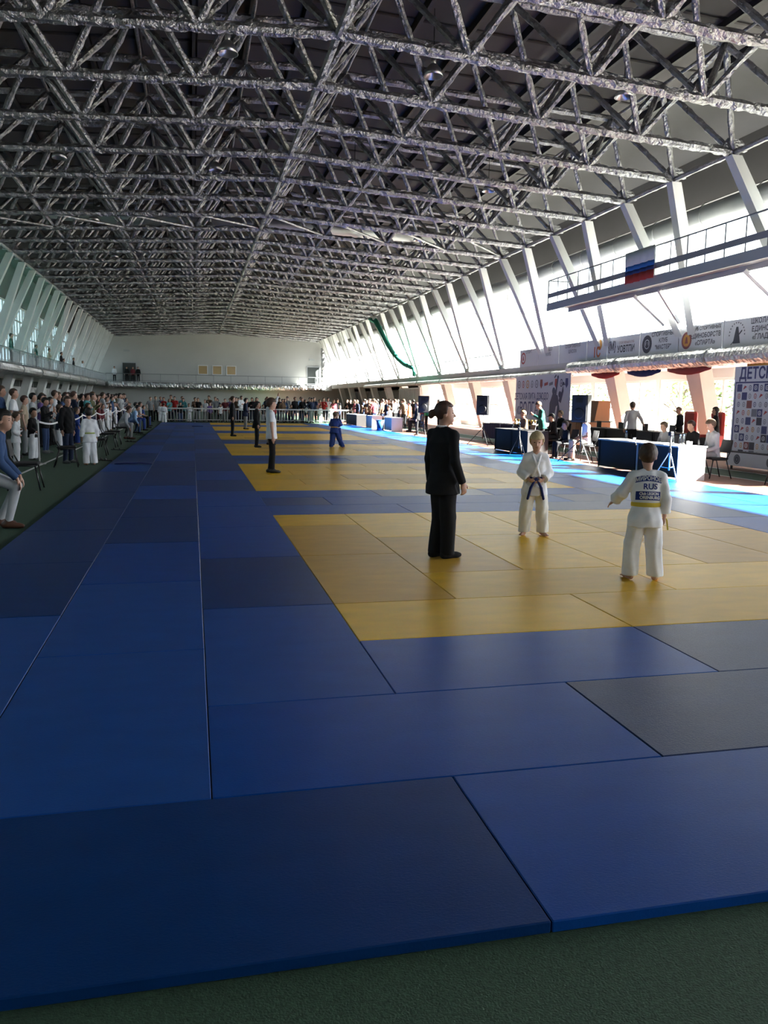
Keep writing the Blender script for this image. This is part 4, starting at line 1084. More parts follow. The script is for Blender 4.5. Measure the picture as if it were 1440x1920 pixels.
# ---- fence banners on the right gallery
SEG = [(21.84, 18.2, 'ШКОЛА БОЕВЫХ|ЕДИНОБОРСТВ|«ГЛАДИАТОР»', 'warrior'), (24.37, 21.84, 'КЛУБ СПОРТИВНЫХ|ЕДИНОБОРСТВ|«СПАРТА»', 'orange'), (26.97, 24.37, 'СПОРТИВНЫЙ|КЛУБ|"МАСТЕР"', 'spiral'),
       (29.52, 26.97, '{М} УОВТПИ', 'm'), (31.37, 29.52, '1С', 'c'), (34.2, 31.37, 'СПОРТИВНАЯ|ШКОЛА', ''), (36.6, 34.2, 'ДЗЮДО|КЛУБ', ''), (39.0, 36.6, 'СПОРТ', 'red'), (18.2, 14.4, 'ДЕТСКАЯ ЛИГА|ДЗЮДО', 'spiral'), (14.4, 10.0, 'СПОРТИВНЫЙ|КЛУБ', 'orange')]
for k, (ya, yb, txt, kind_) in enumerate(SEG):
    nm = {'warrior': 'grey fence banner with warrior emblem and three lines of lettering', 'orange': 'grey fence banner with orange round emblem and three text lines', 'spiral': 'grey fence banner with spiral round emblem'}.get(kind_, 'grey fence banner with dark lettering')
    b, W, Hh = banner('fence_banner', 16.90, ya-.03, yb+.03, 3.50, 4.36, '%s, %s' % (nm, ['rightmost in view', 'second from the right', 'third from the right', 'with letter in braces', 'with large orange characters', 'right of three pale ones', 'middle of three pale ones', 'leftmost with red ring', 'just past the frame edge', 'farthest past the frame edge'][k]), 'banner')
    for s in (-1, 1): MB().tube([(s*W, -Hh-.08, -.04), (s*W, Hh+.04, -.04)], .02, 6).put('fence_post', rail_m, b)
    lines = txt.split('|'); y0 = Hh-.13; cx = W*.25 if kind_ in ('warrior', 'orange', 'spiral') else 0
    if kind_ == 'm':
        panel_text(b, '{М}', .50, -W*.72, .05, ink_dark, .8, .01); panel_text(b, 'УОВТПИ', .36, W*.18, -.10, ink_dark, .9, .01); panel_text(b, 'СПОРТИВНЫЙ КЛУБ', .13, W*.2, .16, ink_brown, .9)
    elif kind_ == 'c':
        panel_text(b, '1С', .60, 0, -.12, mat('orange_red_print', (.6, .13, .04), .6), .9, .02); flat(b, 'logo', circ(.22, .2, .22, 16), ink_orange, .004)
    else:
        for i, t_ in enumerate(lines): panel_text(b, t_, min(.22, 2.0*W*(.62 if cx else .85)/(.62*max(6, len(t_)))), cx, y0-i*.24, ink_dark if k < 5 else ink_grey, 1.0, .004)
    if kind_ == 'orange': flat(b, 'logo', circ(-W*.62, -.05, .30, 24), ink_orange, .004); ringlogo(b, -W*.62, -.05, .30, ink_brown, off=.007)
    if kind_ == 'spiral':
        for r_ in (.34, .25, .15): ringlogo(b, -W*.62, -.02, r_, ink_dark, off=.004+.001*r_)
    if kind_ == 'warrior':
        for q in range(12):
            a = PI*q/11; flat(b, 'logo', [(-W*.62+.34*math.cos(a), -.05+.34*math.sin(a)), (-W*.62+.40*math.cos(a+.08), -.05+.40*math.sin(a+.08)), (-W*.62+.40*math.cos(a-.08), -.05+.40*math.sin(a-.08))], ink_dark)
        flat(b, 'logo', [(-W*.62-.18, -.32), (-W*.62+.18, -.32), (-W*.62+.05, .2), (-W*.62-.05, .2)], ink_dark); flat(b, 'logo', [(-W*.62-.3, -.36), (-W*.62-.26, -.36), (-W*.62+.26, .05), (-W*.62+.24, .1)], ink_dark, .006)
    if kind_ == 'red': ringlogo(b, -W*.6, 0, .3, ink_red)

# ---- hanging walkway with flag
wk = empty('hanging_walkway', (15.0, 30.4, 5.45), label='narrow grey steel walkway with railing hung on the right columns', cat='walkway')
def wbox(a, b, name, m=steel_grey): return MB().box(a, b).put(name, m, wk)
LW = 23.0
wbox((-.52, -LW, 0), (-.45, 0, .30), 'edge_beam'); wbox((.45, -LW, 0), (.52, 0, .30), 'edge_beam'); wbox((-.45, -LW, .16), (.45, 0, .20), 'deck', mat('deck_plate', (.3, .3, .31), .6))
wbox((-.50, -LW, .52), (-.47, 0, .70), 'toe_board', mat('grey_board', (.28, .28, .29), .6))
MB().tube([(-.48, -LW, 1.23), (-.48, 0, 1.23)], .025, 8).put('top_rail', rail_m, wk); MB().tube([(-.48, 0, 1.23), (.48, 0, 1.23)], .025, 8).put('end_rail', rail_m, wk)
pm = MB().tube([(0, 0, .28), (0, 0, 1.23)], .02, 6).me('post')
for k in range(26): put('post', pm, rail_m, wk, (-.48, -.02-.9*k, 0))
for yb in (12, 18, 24):
    for d in (-1, 1):
        MB().tube([(.3, yb-30.4+d*.8, 0), (1.35, yb-30.4+d*.45, -1.0)], .07, 6).put('bracket', white_conc, wk)
fg = empty('tricolour_flag', (14.44, 22.1, 5.68), label='white, blue and red flag draped over the walkway railing', cat='flag')
def flagstrip(z0, z1, m, ph):
    n = 24; V = []; Fc = []
    for i in range(n+1):
        y = 1.85*i/n; w_ = .03*math.sin(i*1.15+ph)+.015*math.sin(i*2.7)
        for z in (z0, (z0+z1)/2, z1): V.append((-.04+w_*(1.3-z), y, z))
        if i: a = (i-1)*3; b = i*3; Fc += [(a, b, b+1, a+1), (a+1, b+1, b+2, a+2)]
    o = put('stripe', mesh('stripe', V, Fc, True), m, fg)
    md = o.modifiers.new('s', 'SOLIDIFY'); md.thickness = .006
flagstrip(.56, 1.02, gcloth, 0); flagstrip(.40, .56, fblue, 0); flagstrip(.27, .40, fnavy, 0); flagstrip(0, .27, fred, 0)

# ---- nets
netg = mat('green_net', (.02, .30, .20), .7)
nt_ = empty('gathered_net', (15.3, 54.5, 3.4), label='gathered green net hanging in a long swag from the roof on the right', cat='net')
pts = [(0, 14.7, 5.3), (0, 12.6, 4.9), (0, 10.5, 3.9), (0, 8.6, 2.9), (0, 6.7, 2.1), (0, 4.6, 1.4), (0, 2.6, .9), (0, .8, .62), (0, .1, .5), (0, 0, .25), (0, 0, 0)]
MB().tube(pts, [.22, .24, .2, .18, .16, .15, .15, .14, .12, .12, .1], 8, .2).put('net_bundle', netg, nt_, True)
netm = bpy.data.materials.new('fine_green_net'); netm.use_nodes = True; nt = netm.node_tree
_t = nt.nodes.new('ShaderNodeBsdfTransparent'); _x = nt.nodes.new('ShaderNodeMixShader'); _x.inputs[0].default_value = .20
nt.nodes['Principled BSDF'].inputs['Base Color'].default_value = (.05, .35, .27, 1)
nt.links.new(_t.outputs[0], _x.inputs[1]); nt.links.new(nt.nodes['Principled BSDF'].outputs[0], _x.inputs[2]); nt.links.new(_x.outputs[0], nt.nodes['Material Output'].inputs['Surface'])
sn = empty('safety_net', (-9.3, 30, 3.9), label='fine green safety net hanging before the left columns', cat='net')
V = []; Fc = []
for i in range(41):
    y = 30*i/40; w_ = .12*math.sin(i*1.3)
    V += [(w_, y, 0), (w_*.6+.35, y, 2.4), (.7, y, 4.7)]
    if i: a = (i-1)*3; b = i*3; Fc += [(a, b, b+1, a+1), (a+1, b+1, b+2, a+2)]
put('net_sheet', mesh('net_sheet', V, Fc, True), netm, sn)
MB().tube([(.8, 0, 4.7), (.8, 30, 4.7)], .012, 6).put('net_cable', black_steel, sn)

# ---- crowd tape on the left
tape_m = mat('barrier_tape', (.6, .6, .6), .6); post_m = mat('post_steel', (.35, .35, .36), .4, .7)
for k in range(9):
    y = 18.6+4*k
    p = empty('barrier_post', (-3.62, y, 0), label='slim steel barrier post, %s from the camera along the left crowd' % ORD[k], cat='post', group='barrier posts along the left crowd')
    MB().tube([(0, 0, 0), (0, 0, 1.05)], .02, 8).put('pole', post_m, p); MB().lathe([(.15, 0), (.15, .015), (.03, .03)], 16).put('base', post_m, p)
    if k < 8:
        V = []; Fc = []
        for i in range(11):
            yy = 4*i/10; z = 1.0-.10*math.sin(PI*i/10)
            V += [(0, yy, z-.022), (0, yy, z+.022)]
            if i: a = 2*(i-1); Fc.append((a, a+2, a+3, a+1))
        o = put('barrier_tape', mesh('barrier_tape', V, Fc), tape_m, None, (-3.59, y, 0), label='white barrier tape sagging between posts, %s span from the camera' % ORD[k], cat='tape', group='barrier tapes along the left crowd')
        md = o.modifiers.new('s', 'SOLIDIFY'); md.thickness = .003
# ---- far crowd barriers
bar_w = mat('barrier_white', (.62, .62, .60), .5)
for k in range(7):
    x = -1.9+1.85*k
    p = empty('crowd_barrier', (x, 54.2, 0), label='white topped crowd barrier across the far mat end, %s from the left' % ORD[k], cat='barrier', group='crowd barriers at the far mat end')
    MB().box((0, -.04, .88), (1.8, .04, .96)).put('top_bar', bar_w, p); MB().box((0, -.02, .15), (1.8, .02, .20)).put('bottom_bar', post_m, p)
    bm_ = MB().tube([(0, 0, .18), (0, 0, .9)], .012, 5).me('upright')
    for q in range(10): put('upright', bm_, post_m, p, (.05+.19*q, 0, 0))
    for s in (.15, 1.65): MB().box((s-.03, -.3, 0), (s+.03, .3, .04)).put('foot', post_m, p)
# ---- lattice panel + bin + red boxes on far right
lp = empty('lattice_gate', (17.0, 62.2, 0), label='white lattice gate panel on the far right wall', cat='gate')
MB().box((-.03, -3.4, 0), (.03, -3.3, 2.7)).put('gate_frame', frame_white, lp)
q = MB()
for k in range(18):
    o = MB().box((-.02, -3.3+.38*k, .05), (.02, -3.25+.38*k, 2.65)).put('bar', frame_white, lp)
for z in (.1, 1.2, 1.35, 2.6): MB().box((-.025, -3.3, z-.03), (.025, 3.25, z+.03)).put('rail', frame_white, lp)
MB().box((.04, -3.4, 0), (.08, 3.3, 2.7)).put('backing_sheet', desk_light, lp)
bn = empty('waste_bin', (10.0, 41.8, 0), label='blue plastic waste bin at the far right mat edge', cat='bin')
MB().lathe([(.19, 0), (.23, .55), (.21, .55), (.18, .02)], 16).put('bin_wall', mat('blue_plastic', (.03, .12, .35), .4), bn, True); MB().lathe([(.24, .54), (.24, .57), (.22, .58)], 16).put('rim', mat('blue_plastic', (.03, .12, .35), .4), bn)
# ---- sandals and belt
sand = MB().bevbox((-.045, -.13, 0), (.045, .13, .022), .01).me('sole'); strap = MB().tube([(-.045, .04, .02), (-.02, .05, .055), (.02, .05, .055), (.045, .04, .02)], .012, 6, flat=1.8).me('strap', True)
for k, (x, y, a) in enumerate(((-2.18, 19.6, 1.4), (-2.30, 19.75, 1.2), (-2.20, 24.0, 1.6), (-2.38, 24.15, 1.5), (-2.2, 28.8, 1.6), (-2.33, 28.9, 1.5), (-2.2, 34.5, 1.6), (-2.38, 34.6, 1.5))):
    s = empty('sandal', (x, y, 0), a, label='black slip-on sandal on green floor by the mat edge, %s from the camera' % ORD[k], cat='sandal', group='sandals along the left mat edge')
    put('sole', sand, plastic_black, s); put('strap', strap, plastic_black, s)
bl = MB().tube([(-.42, .05, .0), (-.3, -.02, .01), (-.15, .06, .012), (.0, .0, .015), (.15, .03, .02), (.28, -.03, .012), (.42, .0, 0)], .035, 8, .1, flat=.45)
bl.put('loose_belt', CL['gibelt_blue'], None, True, loc=(-1.43, 17.9, .055), label='dark blue judo belt lying on the left mat lane', cat='belt')
MB().tube([(-.3, .0, 0), (-.1, .05, .01), (.1, -.02, .012), (.3, .02, 0)], .04, 8, .1, flat=.45).put('loose_belt', CL['gibelt_blue'], None, True, loc=(.2, 44.5, .055), label='small dark garment lying on the far left mat lane', cat='garment')

# ---- coloured cloths hung under the right pipe
for k, (ya, yb, m_, nm) in enumerate(((20.2, 17.6, ink_orange, 'ochre'), (24.6, 22.0, ink_red, 'red'), (27.4, 25.0, fnavy, 'navy'), (30.4, 28.0, fred, 'bright red'))):
    V = []; Fc = []
    for i in range(17):
        t = i/16; dep = .10+.16*math.sin(PI*t)
        V += [(.0, yb+(ya-yb)*t, 0), (.02*math.sin(i*2), yb+(ya-yb)*t, -dep)]
        if i: a = 2*(i-1); Fc.append((a, a+2, a+3, a+1))
    o = put('cloth_swag', mesh('cloth_swag', V, Fc, True), m_, None, (16.66, 0, 2.93), label='%s cloth swag hanging below the thick foil pipe on the right' % nm, cat='cloth', group='cloth swags under the foil pipe')
    md = o.modifiers.new('s', 'SOLIDIFY'); md.thickness = .006
# ================================================================== CAST
def hero(spec, res, loc, face, label, cols, **k):
    parts, info = make_person(spec, res)
    o, r = person(parts, loc, face, label, cols, **k)
    return o, r, info
MT = .041
# --- woman referee
hero(dict(H=1.585, top='suit', fem=1, trousers='wide', hair='bun', shoes='socks', legs='together', arms=('fwd', 'straight'), collar=1, fat=1.08, lean=-.03, head=(-.60, .02), shx=.198, curl=.7, ph=.3), .0075,
     (2.40, 5.70, MT), .38, 'woman referee in black suit with bun, standing in profile on yellow mats', ('black', 'black'), hair='auburn', shoe='socks', skin=1)
# --- blond boy facing the camera
hero(dict(H=1.30, kid=1, top='gi', trousers='gi', hair='mop', arms=('clasp', 'clasp'), belt='front', lapel=1, head=(-.1, .12), legs='apart', curl=.9, ph=2.2), .0075,
     (3.92, 6.90, MT), -1.85, 'blond boy in white judo suit facing the camera with clasped hands', ('white', 'cream', 'gibelt_blue'), hair='blond', skin=0)
# --- boy seen from behind with lettering
o, r, info = hero(dict(H=1.30, kid=1, top='gi', trousers='gi', hair='short', arms=('down', 'out'), belt=1, legs='apart', shx=.172, head=(-.15, .05), curl=.4, ph=4.1), .0075,
     (3.91, 4.42, MT), 1.20, 'boy in white judo suit seen from behind with lettered back patches', ('white', 'white', 'yellow'), hair='brown', skin=1)
bvh = BVHTree.FromPolygons([v.co for v in r['top'].data.vertices], [p.vertices[:] for p in r['top'].data.polygons])
S = info['S']; TMx = info['TM']
def onback(x, z, off):
    a = TMx @ Vector((x, -.5, z))*1.0; d = (TMx.to_3x3() @ Vector((0, 1, 0)))
    h_ = bvh.ray_cast(a*S, d); h2 = h_[0] if h_[0] is not None else (TMx @ Vector((x, -.12, z)))*S
    return h2-d*off
def back_patch(x0, x1, z0, z1, m, bend=0.0):
    n = 14; V = []; Fc = []
    for i in range(n+1):
        for j in range(5):
            x = x0+(x1-x0)*i/n; z = z0+(z1-z0)*j/4-bend*(x**2)
            V.append(onback(x, z, .004))
            if i and j: a = (i-1)*5+j-1; Fc.append((a, a+5, a+6, a+1))
    put('back_patch', mesh('back_patch', V, Fc, True), m, r['top'])
def back_text(txt, size, z, m, bend=0.0, x=0.0, sx=1.0):
    me = text_me(txt, size, .002, True, sx)
    for v in me.vertices:
        xx = x-v.co.x if False else x+v.co.x; v.co = onback(xx, z+v.co.y-bend*xx*xx, .008)
    put('lettering', me, m, r['top'])
pb = cloth('patch_blue', (.022, .04, .20))
back_patch(-.150, .150, .372, .438, pb, 1.2); back_text('МИРОНОВ', .068, .405, ink_white, 1.2, 0, .86)
back_text('RUS', .095, .305, pb, 0, .02, 1.0)
back_patch(-.140, .145, .145, .250, pb, .3); back_text('Club LEGION', .046, .222, ink_white, .3, .01, .85); back_text('ORENBURG', .052, .175, ink_white, .3, .02, .85)
# yellow belt tail hanging at his right side
_q = MB().tube([(.11, .09, .63), (.17, .13, .60), (.22, .15, .53), (.235, .16, .44)], .010, 6, flat=.5); _q.put('belt_end', CL['yellow'], r['belt'])

# --- mid distance referees and players
R2 = .012
hero(dict(H=1.60, top='tshirt', trousers='slim', hair='mop', shoes=1, legs='together', arms=('straight', 'straight'), lean=-.02, collar=1), R2, (1.59, 15.5, MT), .0,
     'boy in white polo shirt and black trousers standing on the yellow mats', ('white', 'black'), hair='brown', skin=0)
hero(dict(H=1.50, top='suit', trousers='normal', hair='short', shoes=1, arms=('down', 'down')), .015, (1.98, 24.9, MT), .0, 'short figure in black suit left of the boy in white polo', ('black', 'black'), hair='black', skin=1)
hero(dict(H=1.60, top='shirt', trousers='normal', hair='short', shoes=1, arms=('raise', 'down')), .016, (2.55, 26.4, MT), .4, 'referee in white shirt with raised arm behind the boy in polo', ('white', 'grey'), hair='brown', skin=1)
hero(dict(H=1.68, top='suit', trousers='normal', hair='short', shoes=1, arms=('straight', 'straight')), .016, (1.57, 32.9, MT), .0, 'referee in black suit standing farther left on the yellow stripes', ('black', 'black'), hair='brown', skin=1)
hero(dict(H=1.60, top='suit', trousers='normal', hair='short', shoes=1, arms=('clasp', 'clasp')), .018, (2.61, 41.0, MT), .2, 'farthest referee in navy jacket and dark grey trousers', ('navy', 'grey'), hair='black', skin=1)
hero(dict(H=1.27, kid=1, top='gi', trousers='gi', hair='short', arms=('grip', 'grip'), belt=1, lean=.22, twist=-.15, legs=(((.20, .03, .45), (.40, .02, .085), (.5, 1, 0)), ((-.10, .05, .45), (-.13, -.06, .085), (-.2, 1, 0)))), .013,
     (4.52, 24.7, MT), 1.35, 'child in blue judo suit with yellow belt gripping an opponent', ('giblue', 'giblue', 'belt_orange'), hair='light', skin=1)
hero(dict(H=1.25, kid=1, top='gi', trousers='gi', hair='short', arms=('grip', 'grip'), belt=1, lean=.18, legs='wide'), .016, (4.74, 25.45, MT), -1.85, 'opponent in dark blue judo suit mostly hidden behind the blue child', ('giblue', 'giblue', 'belt_white'), hair='brown', skin=1)

# --- left foreground people
hero(dict(H=1.74, top='suit', trousers='slim', hair='short', shoes=1, pelvis=(0, -.10, .66), lean=.40, arms=('knee', 'knee'), head=(-.35, -.1),
          legs=(((.13, .27, .52), (.12, .16, .085), (.2, 1, 0)), ((-.12, .25, .50), (-.12, .04, .085), (-.2, 1, 0)))), .011,
     (-2.44, 8.62, 0), .1, 'man in blue suit jacket and light grey trousers rising at the left edge', ('suitblue', 'lightgrey', 'black', 'skyblue'), hair='black', shoe='brown', skin=1)
hero(dict(H=1.62, top='jacket', trousers='normal', hair='short', shoes=1, arms=('down', 'straight'), head=(-.5, 0), fat=1.05), .013, (-3.02, 18.95, 0), -.55, 'man in dark jacket and jeans holding the hand of a boy in white', ('black', 'darkjeans'), hair='brown', skin=1, shoe='grey')
hero(dict(H=1.42, kid=1, top='gi', trousers='gi', hair='short', arms=('down', 'down'), belt=1), .013, (-2.44, 18.3, 0), 1.9, 'boy in white judo suit with greenish belt seen from behind on the left', ('white', 'white', 'belt_green'), hair='black', skin=1)
hero(dict(H=1.30, kid=1, top='gi', trousers='gi', hair='short', arms=('clasp', 'cross'), belt=1, head=(.3, .1)), .016, (-4.18, 18.9, 0), .15, 'boy in white judo suit looking down at the left frame edge', ('white', 'white', 'belt_white'), hair='brown', skin=1)
hero(dict(H=1.38, kid=1, top='jacket', trousers='gi', hair='short', shoes=1, arms=('clasp', 'clasp'), head=(-.2, .1)), .016, (-3.98, 19.9, 0), -.25, 'boy in black jacket over white judo trousers behind the tape', ('black', 'white'), hair='black', skin=1, shoe='grey')
hero(dict(H=1.80, top='tshirt', trousers='normal', hair='buzz', shoes=1, arms=('down', 'cross'), fat=1.2), .018, (-4.55, 20.6, 0), .1, 'heavy bald man in white t-shirt behind the boy in black jacket', ('white', 'black'), hair='brown', skin=1)
hero(dict(H=1.82, top='jacket', trousers='normal', hair='short', shoes=1), .018, (-4.75, 19.1, 0), .1, 'tall dark-haired man in black at the left frame edge of the crowd', ('black', 'darkjeans'), hair='black', skin=1)
hero(dict(H=1.86, top='jacket', trousers='normal', hair='short', shoes=1), .018, (-4.85, 20.6, 0), .05, 'tall man in slate blue jacket beside the bald man', ('suitblue', 'darkjeans'), hair='brown', skin=1)
hero(dict(H=1.58, top='jacket', trousers='slim', hair='cap', shoes=1, arms=('phone', 'cross')), .018, (-4.12, 22.6, 0), -.2, 'woman in dark jacket and blue jeans with camera behind the tape', ('black', 'jeans'), hair='black', skin=1, shoe='grey')
hero(dict(H=1.62, top='tshirt', trousers='normal', hair='short', shoes=1), .020, (-4.50, 21.7, 0), .1, 'youth in beige top between the bald man and the woman in jeans', ('beige', 'grey'), hair='auburn', skin=0)
hero(dict(H=1.70, top='shirt', trousers='normal', hair='short', shoes=1, arms=('phone', 'down')), .020, (-4.62, 23.6, 0), .0, 'bearded man in grey shirt behind the woman in jeans', ('lightgrey', 'darkjeans'), hair='black', skin=1)
hero(dict(H=1.45, kid=1, top='jacket', trousers='gi', hair='short', arms=('down', 'clasp'), shoes=1), .020, (-3.95, 24.0, 0), .2, 'child in dark blue jacket and white trousers beside the woman in jeans', ('navy', 'white'), hair='brown', skin=1)

# --- crowd library (shared meshes)
LIB = {}
def lib(key, **spec):
    if key not in LIB: LIB[key] = make_person(spec, .024)[0]
    return LIB[key]
AD = [('a_down', dict(top='jacket', hair='short', shoes=1, ph=1)), ('a_cross', dict(top='jacket', hair='short', shoes=1, arms=('cross', 'cross'), ph=2)), ('a_phone', dict(top='shirt', hair='short', shoes=1, arms=('phone', 'phone'))),
      ('a_tee', dict(top='tshirt', hair='short', shoes=1, arms=('pocket', 'down'))), ('f_down', dict(top='shirt', hair='long', trousers='slim', shoes=1, H=1.68, arms=('clasp', 'clasp'))), ('f_cross', dict(top='jacket', hair='long', trousers='slim', shoes=1, H=1.66, arms=('cross', 'down'))),
      ('f_pony', dict(top='tshirt', hair='pony', trousers='slim', shoes=1, H=1.66, arms=('phone', 'down'))), ('a_cap', dict(top='shirt', hair='cap', shoes=1, arms=('hip', 'down')))]
KD = [('k_gi', dict(kid=1, H=1.35, top='gi', trousers='gi', hair='short', belt=1, arms=('down', 'clasp'))), ('k_gi2', dict(kid=1, H=1.30, top='gi', trousers='gi', hair='mop', belt=1, arms=('clasp', 'clasp'))), ('k_jack', dict(kid=1, H=1.40, top='jacket', trousers='gi', hair='short', shoes=1)), ('k_tee', dict(kid=1, H=1.35, top='tshirt', trousers='normal', hair='short', shoes=1))]
SITS = [('s_fwd', dict(top='shirt', hair='short', shoes=1, legs='sitfwd', pelvis=(0, 0, .53), lean=.55, arms=('knee', 'knee'), head=(0, .1))), ('s_lap', dict(top='tshirt', hair='short', shoes=1, legs='sit', pelvis=(0, 0, .53), lean=.08, arms=('lap', 'lap'))),
        ('s_desk', dict(top='shirt', hair='short', shoes=1, legs='sit', pelvis=(0, 0, .53), lean=.15, arms=('desk', 'desk')))]
ALL = dict(AD+KD+SITS)
COLN = {'black': 'black', 'navy': 'navy', 'blue': 'blue', 'grey': 'grey', 'lightgrey': 'pale grey', 'white': 'white', 'red': 'red', 'maroon': 'maroon', 'teal': 'teal', 'pink': 'pink', 'beige': 'beige', 'brown': 'brown', 'darkgreen': 'dark green', 'skyblue': 'light blue', 'giblue': 'blue', 'orange': 'orange', 'green': 'green', 'purple': 'purple', 'olive': 'olive', 'suitblue': 'slate blue', 'cream': 'cream', 'jeans': 'jeans'}
def extra(key, loc, face, top, tr, label, group, hair=None, skin=None, scale=1.0, belt='belt_white', shoe='black'):
    parts = lib(key, **ALL[key])
    return person(parts, loc, face, label, (top, tr, belt), group=group, hair=hair or random.choice(['brown', 'black', 'black', 'brown', 'light', 'auburn']), skin=random.choice((0, 1, 1)) if skin is None else skin, shoe=shoe, scale=scale)[0]
random.seed(21)
tops = ['black', 'black', 'navy', 'navy', 'maroon', 'grey', 'lightgrey', 'white', 'white', 'teal', 'brown', 'suitblue', 'black', 'olive', 'purple', 'red']
trs = ['black', 'darkjeans', 'jeans', 'black', 'grey']
# left crowd behind the tape: two to three rows from y=25 to y=53
n = 0
spots = []
y = 25.2
while y < 53:
    for row, x in enumerate((-4.05, -4.75, -5.4)):
        if row == 2 and random.random() < .45: continue
        spots.append((x+random.uniform(-.15, .15), y+random.uniform(-.2, .2)+.3*row, row))
    y += random.uniform(.60, .85)
keep = []
for q in spots:
    if all((q[0]-p[0])**2+(q[1]-p[1])**2 > .2 for p in keep): keep.append(q)
for (x, y, row) in keep:
    kid = row == 0 and random.random() < .6
    if kid: key = random.choice(['k_gi', 'k_gi2', 'k_jack', 'k_gi', 'k_tee'])
    else: key = random.choice([k for k, _ in AD])
    gi = key.startswith('k_gi')
    top = random.choice(['white', 'white', 'giblue']) if gi else random.choice(tops)
    tr = top if gi else ('white' if key == 'k_jack' else random.choice(trs))
    extra(key, (x, y, 0), random.uniform(-.5, .5), top, tr, '%s in %s, %s from the camera in the left crowd behind the tape' % ('child' if kid else 'spectator', COLN[top]+(' judo suit' if gi else ' top'), nth(n)), 'spectators in the left crowd', scale=random.uniform(.94, 1.05)); n += 1
# seated people on the left edge with chairs
for k, (y, top, tr, key, lab) in enumerate(((31.0, 'lightgrey', 'grey', 's_fwd', 'man in grey striped sweater bending forward on a chair at the left mat edge'), (36.2, 'skyblue', 'jeans', 's_fwd', 'seated youth in pale blue top and jeans past the man in grey'),
      (39.5, 'white', 'giblue', 's_lap', 'seated player in white top and blue trousers on the left edge'), (43.0, 'lightgrey', 'black', 's_lap', 'seated spectator in pale grey near the far left mat edge'), (46.0, 'giblue', 'giblue', 's_lap', 'seated child in blue judo suit near the far left mat corner'))):
    chair(-2.75, y, .0, 'black chair under the seated person, %s from the camera on the left edge' % ORD[k])
    extra(key, (-2.80, y, 0), .0, top, tr, lab, 'people seated at the left mat edge', shoe='brown' if k == 0 else 'black', scale=1.0 if k < 4 else .85)
extra('k_gi', (-1.85, 52.6, 0), 1.5, 'white', 'white', 'child in white judo suit with dark back patch at the far left mat corner', 'children at the far mat end', belt='black')
# far crowd behind the barriers
n = 0
for row, yy in enumerate((55.1, 55.9, 56.7)):
    x = -2.8+.3*row
    while x < 10.2:
        kid = row == 0 and random.random() < .55
        key = random.choice(['k_gi', 'k_gi2', 'k_tee', 'k_jack']) if kid else random.choice([k for k, _ in AD])
        gi = key.startswith('k_gi'); top = random.choice(['white', 'white', 'giblue']) if gi else random.choice(tops+['pink', 'skyblue', 'pink'])
        tr = top if gi else random.choice(trs)
        extra(key, (x, yy+random.uniform(-.12, .12), 0), -PI/2+random.uniform(-.6, .6), top, tr, '%s in %s, %s from the left in the %s row behind the far barriers' % ('child' if kid else 'spectator', COLN[top], nth(n), ('front', 'middle', 'back')[row]), 'spectators behind the far barriers', scale=random.uniform(.92, 1.05)); n += 1
        x += random.uniform(.55, .8) if row < 2 else random.uniform(.5, 1.0)
    n = 0
# far right standing crowd
n = 0
for y in np.arange(46, 60, .9):
    for x in (11.4, 12.6, 13.9):
        if random.random() < .25: continue
        top = random.choice(['black', 'black', 'navy', 'grey', 'white', 'lightgrey', 'maroon', 'brown'])
        extra(random.choice([k for k, _ in AD]), (x+random.uniform(-.3, .3), y+random.uniform(-.15, .15), 0), random.uniform(1.8, 4.4), top, random.choice(trs), 'spectator in %s, %s from the camera in the far right crowd' % (COLN[top], nth(n)), 'spectators in the far right crowd'); n += 1
# officials on the right: middle distance
extra('a_down', (11.5, 41.2, 0), 2.6, 'orange', 'black', 'person in orange top at the far right tables', 'officials at the far right tables', scale=.93)
extra('a_phone', (12.4, 41.0, 0), 3.0, 'green', 'black', 'person in green top at the far right tables', 'officials at the far right tables', scale=1.0)
extra('a_cross', (13.0, 40.6, 0), 2.8, 'navy', 'black', 'person in navy jacket right of the one in green', 'officials at the far right tables')
chair(11.5, 39.4, PI, 'black chair at the pale far desk'); extra('s_desk', (11.5, 39.4, 0), PI, 'navy', 'black', 'official in navy seated at the pale far desk', 'officials at the far right tables')
chair(11.3, 44.8, PI, 'black chair at the bright white far desk'); extra('s_desk', (11.3, 44.8, 0), PI, 'white', 'black', 'official in white seated at the bright far desk', 'officials at the far right tables')
extra('a_down', (10.5, 36.0, 0), 2.8, 'black', 'black', 'standing figure in black under the loudspeaker at left of the referee', 'officials at the right mat edge', scale=.9)
# around the dark cloth tables
extra('s_desk', (13.62, 26.6, 0), PI, 'black', 'black', 'dark seated official behind the dark cloth table, nearer one', 'officials behind the cloth tables'); chair(13.62, 26.6, PI, 'black chair behind the dark cloth table, nearer one')
extra('s_desk', (13.62, 30.2, 0), PI, 'grey', 'black', 'dark seated official behind the dark cloth table, farther one', 'officials behind the cloth tables'); chair(13.62, 30.2, PI, 'black chair behind the dark cloth table, farther one')
hero(dict(H=1.70, top='jacket', trousers='normal', hair='short', shoes=1, arms=('clasp', 'phone'), head=(.2, .45), lean=.12, ph=3), .014, (11.45, 23.6, 0), 2.9, 'man in dark green jacket standing at the grey desk looking down', ('darkgreen', 'black'), hair='brown', skin=1)
chair(11.35, 22.3, PI, 'black chair of the woman in cap at the grey desk')
hero(dict(H=1.64, top='shirt', hair='cap', shoes=1, legs='sit', pelvis=(0, 0, .56), lean=.2, arms=('desk', 'desk'), head=(0, .1)), .016, (11.35, 22.35, 0), PI, 'woman in black with cap seated at the grey desk', ('black', 'black'), hair='black', skin=1)
chair(11.3, 24.6, PI, 'black chair past the man in green jacket')
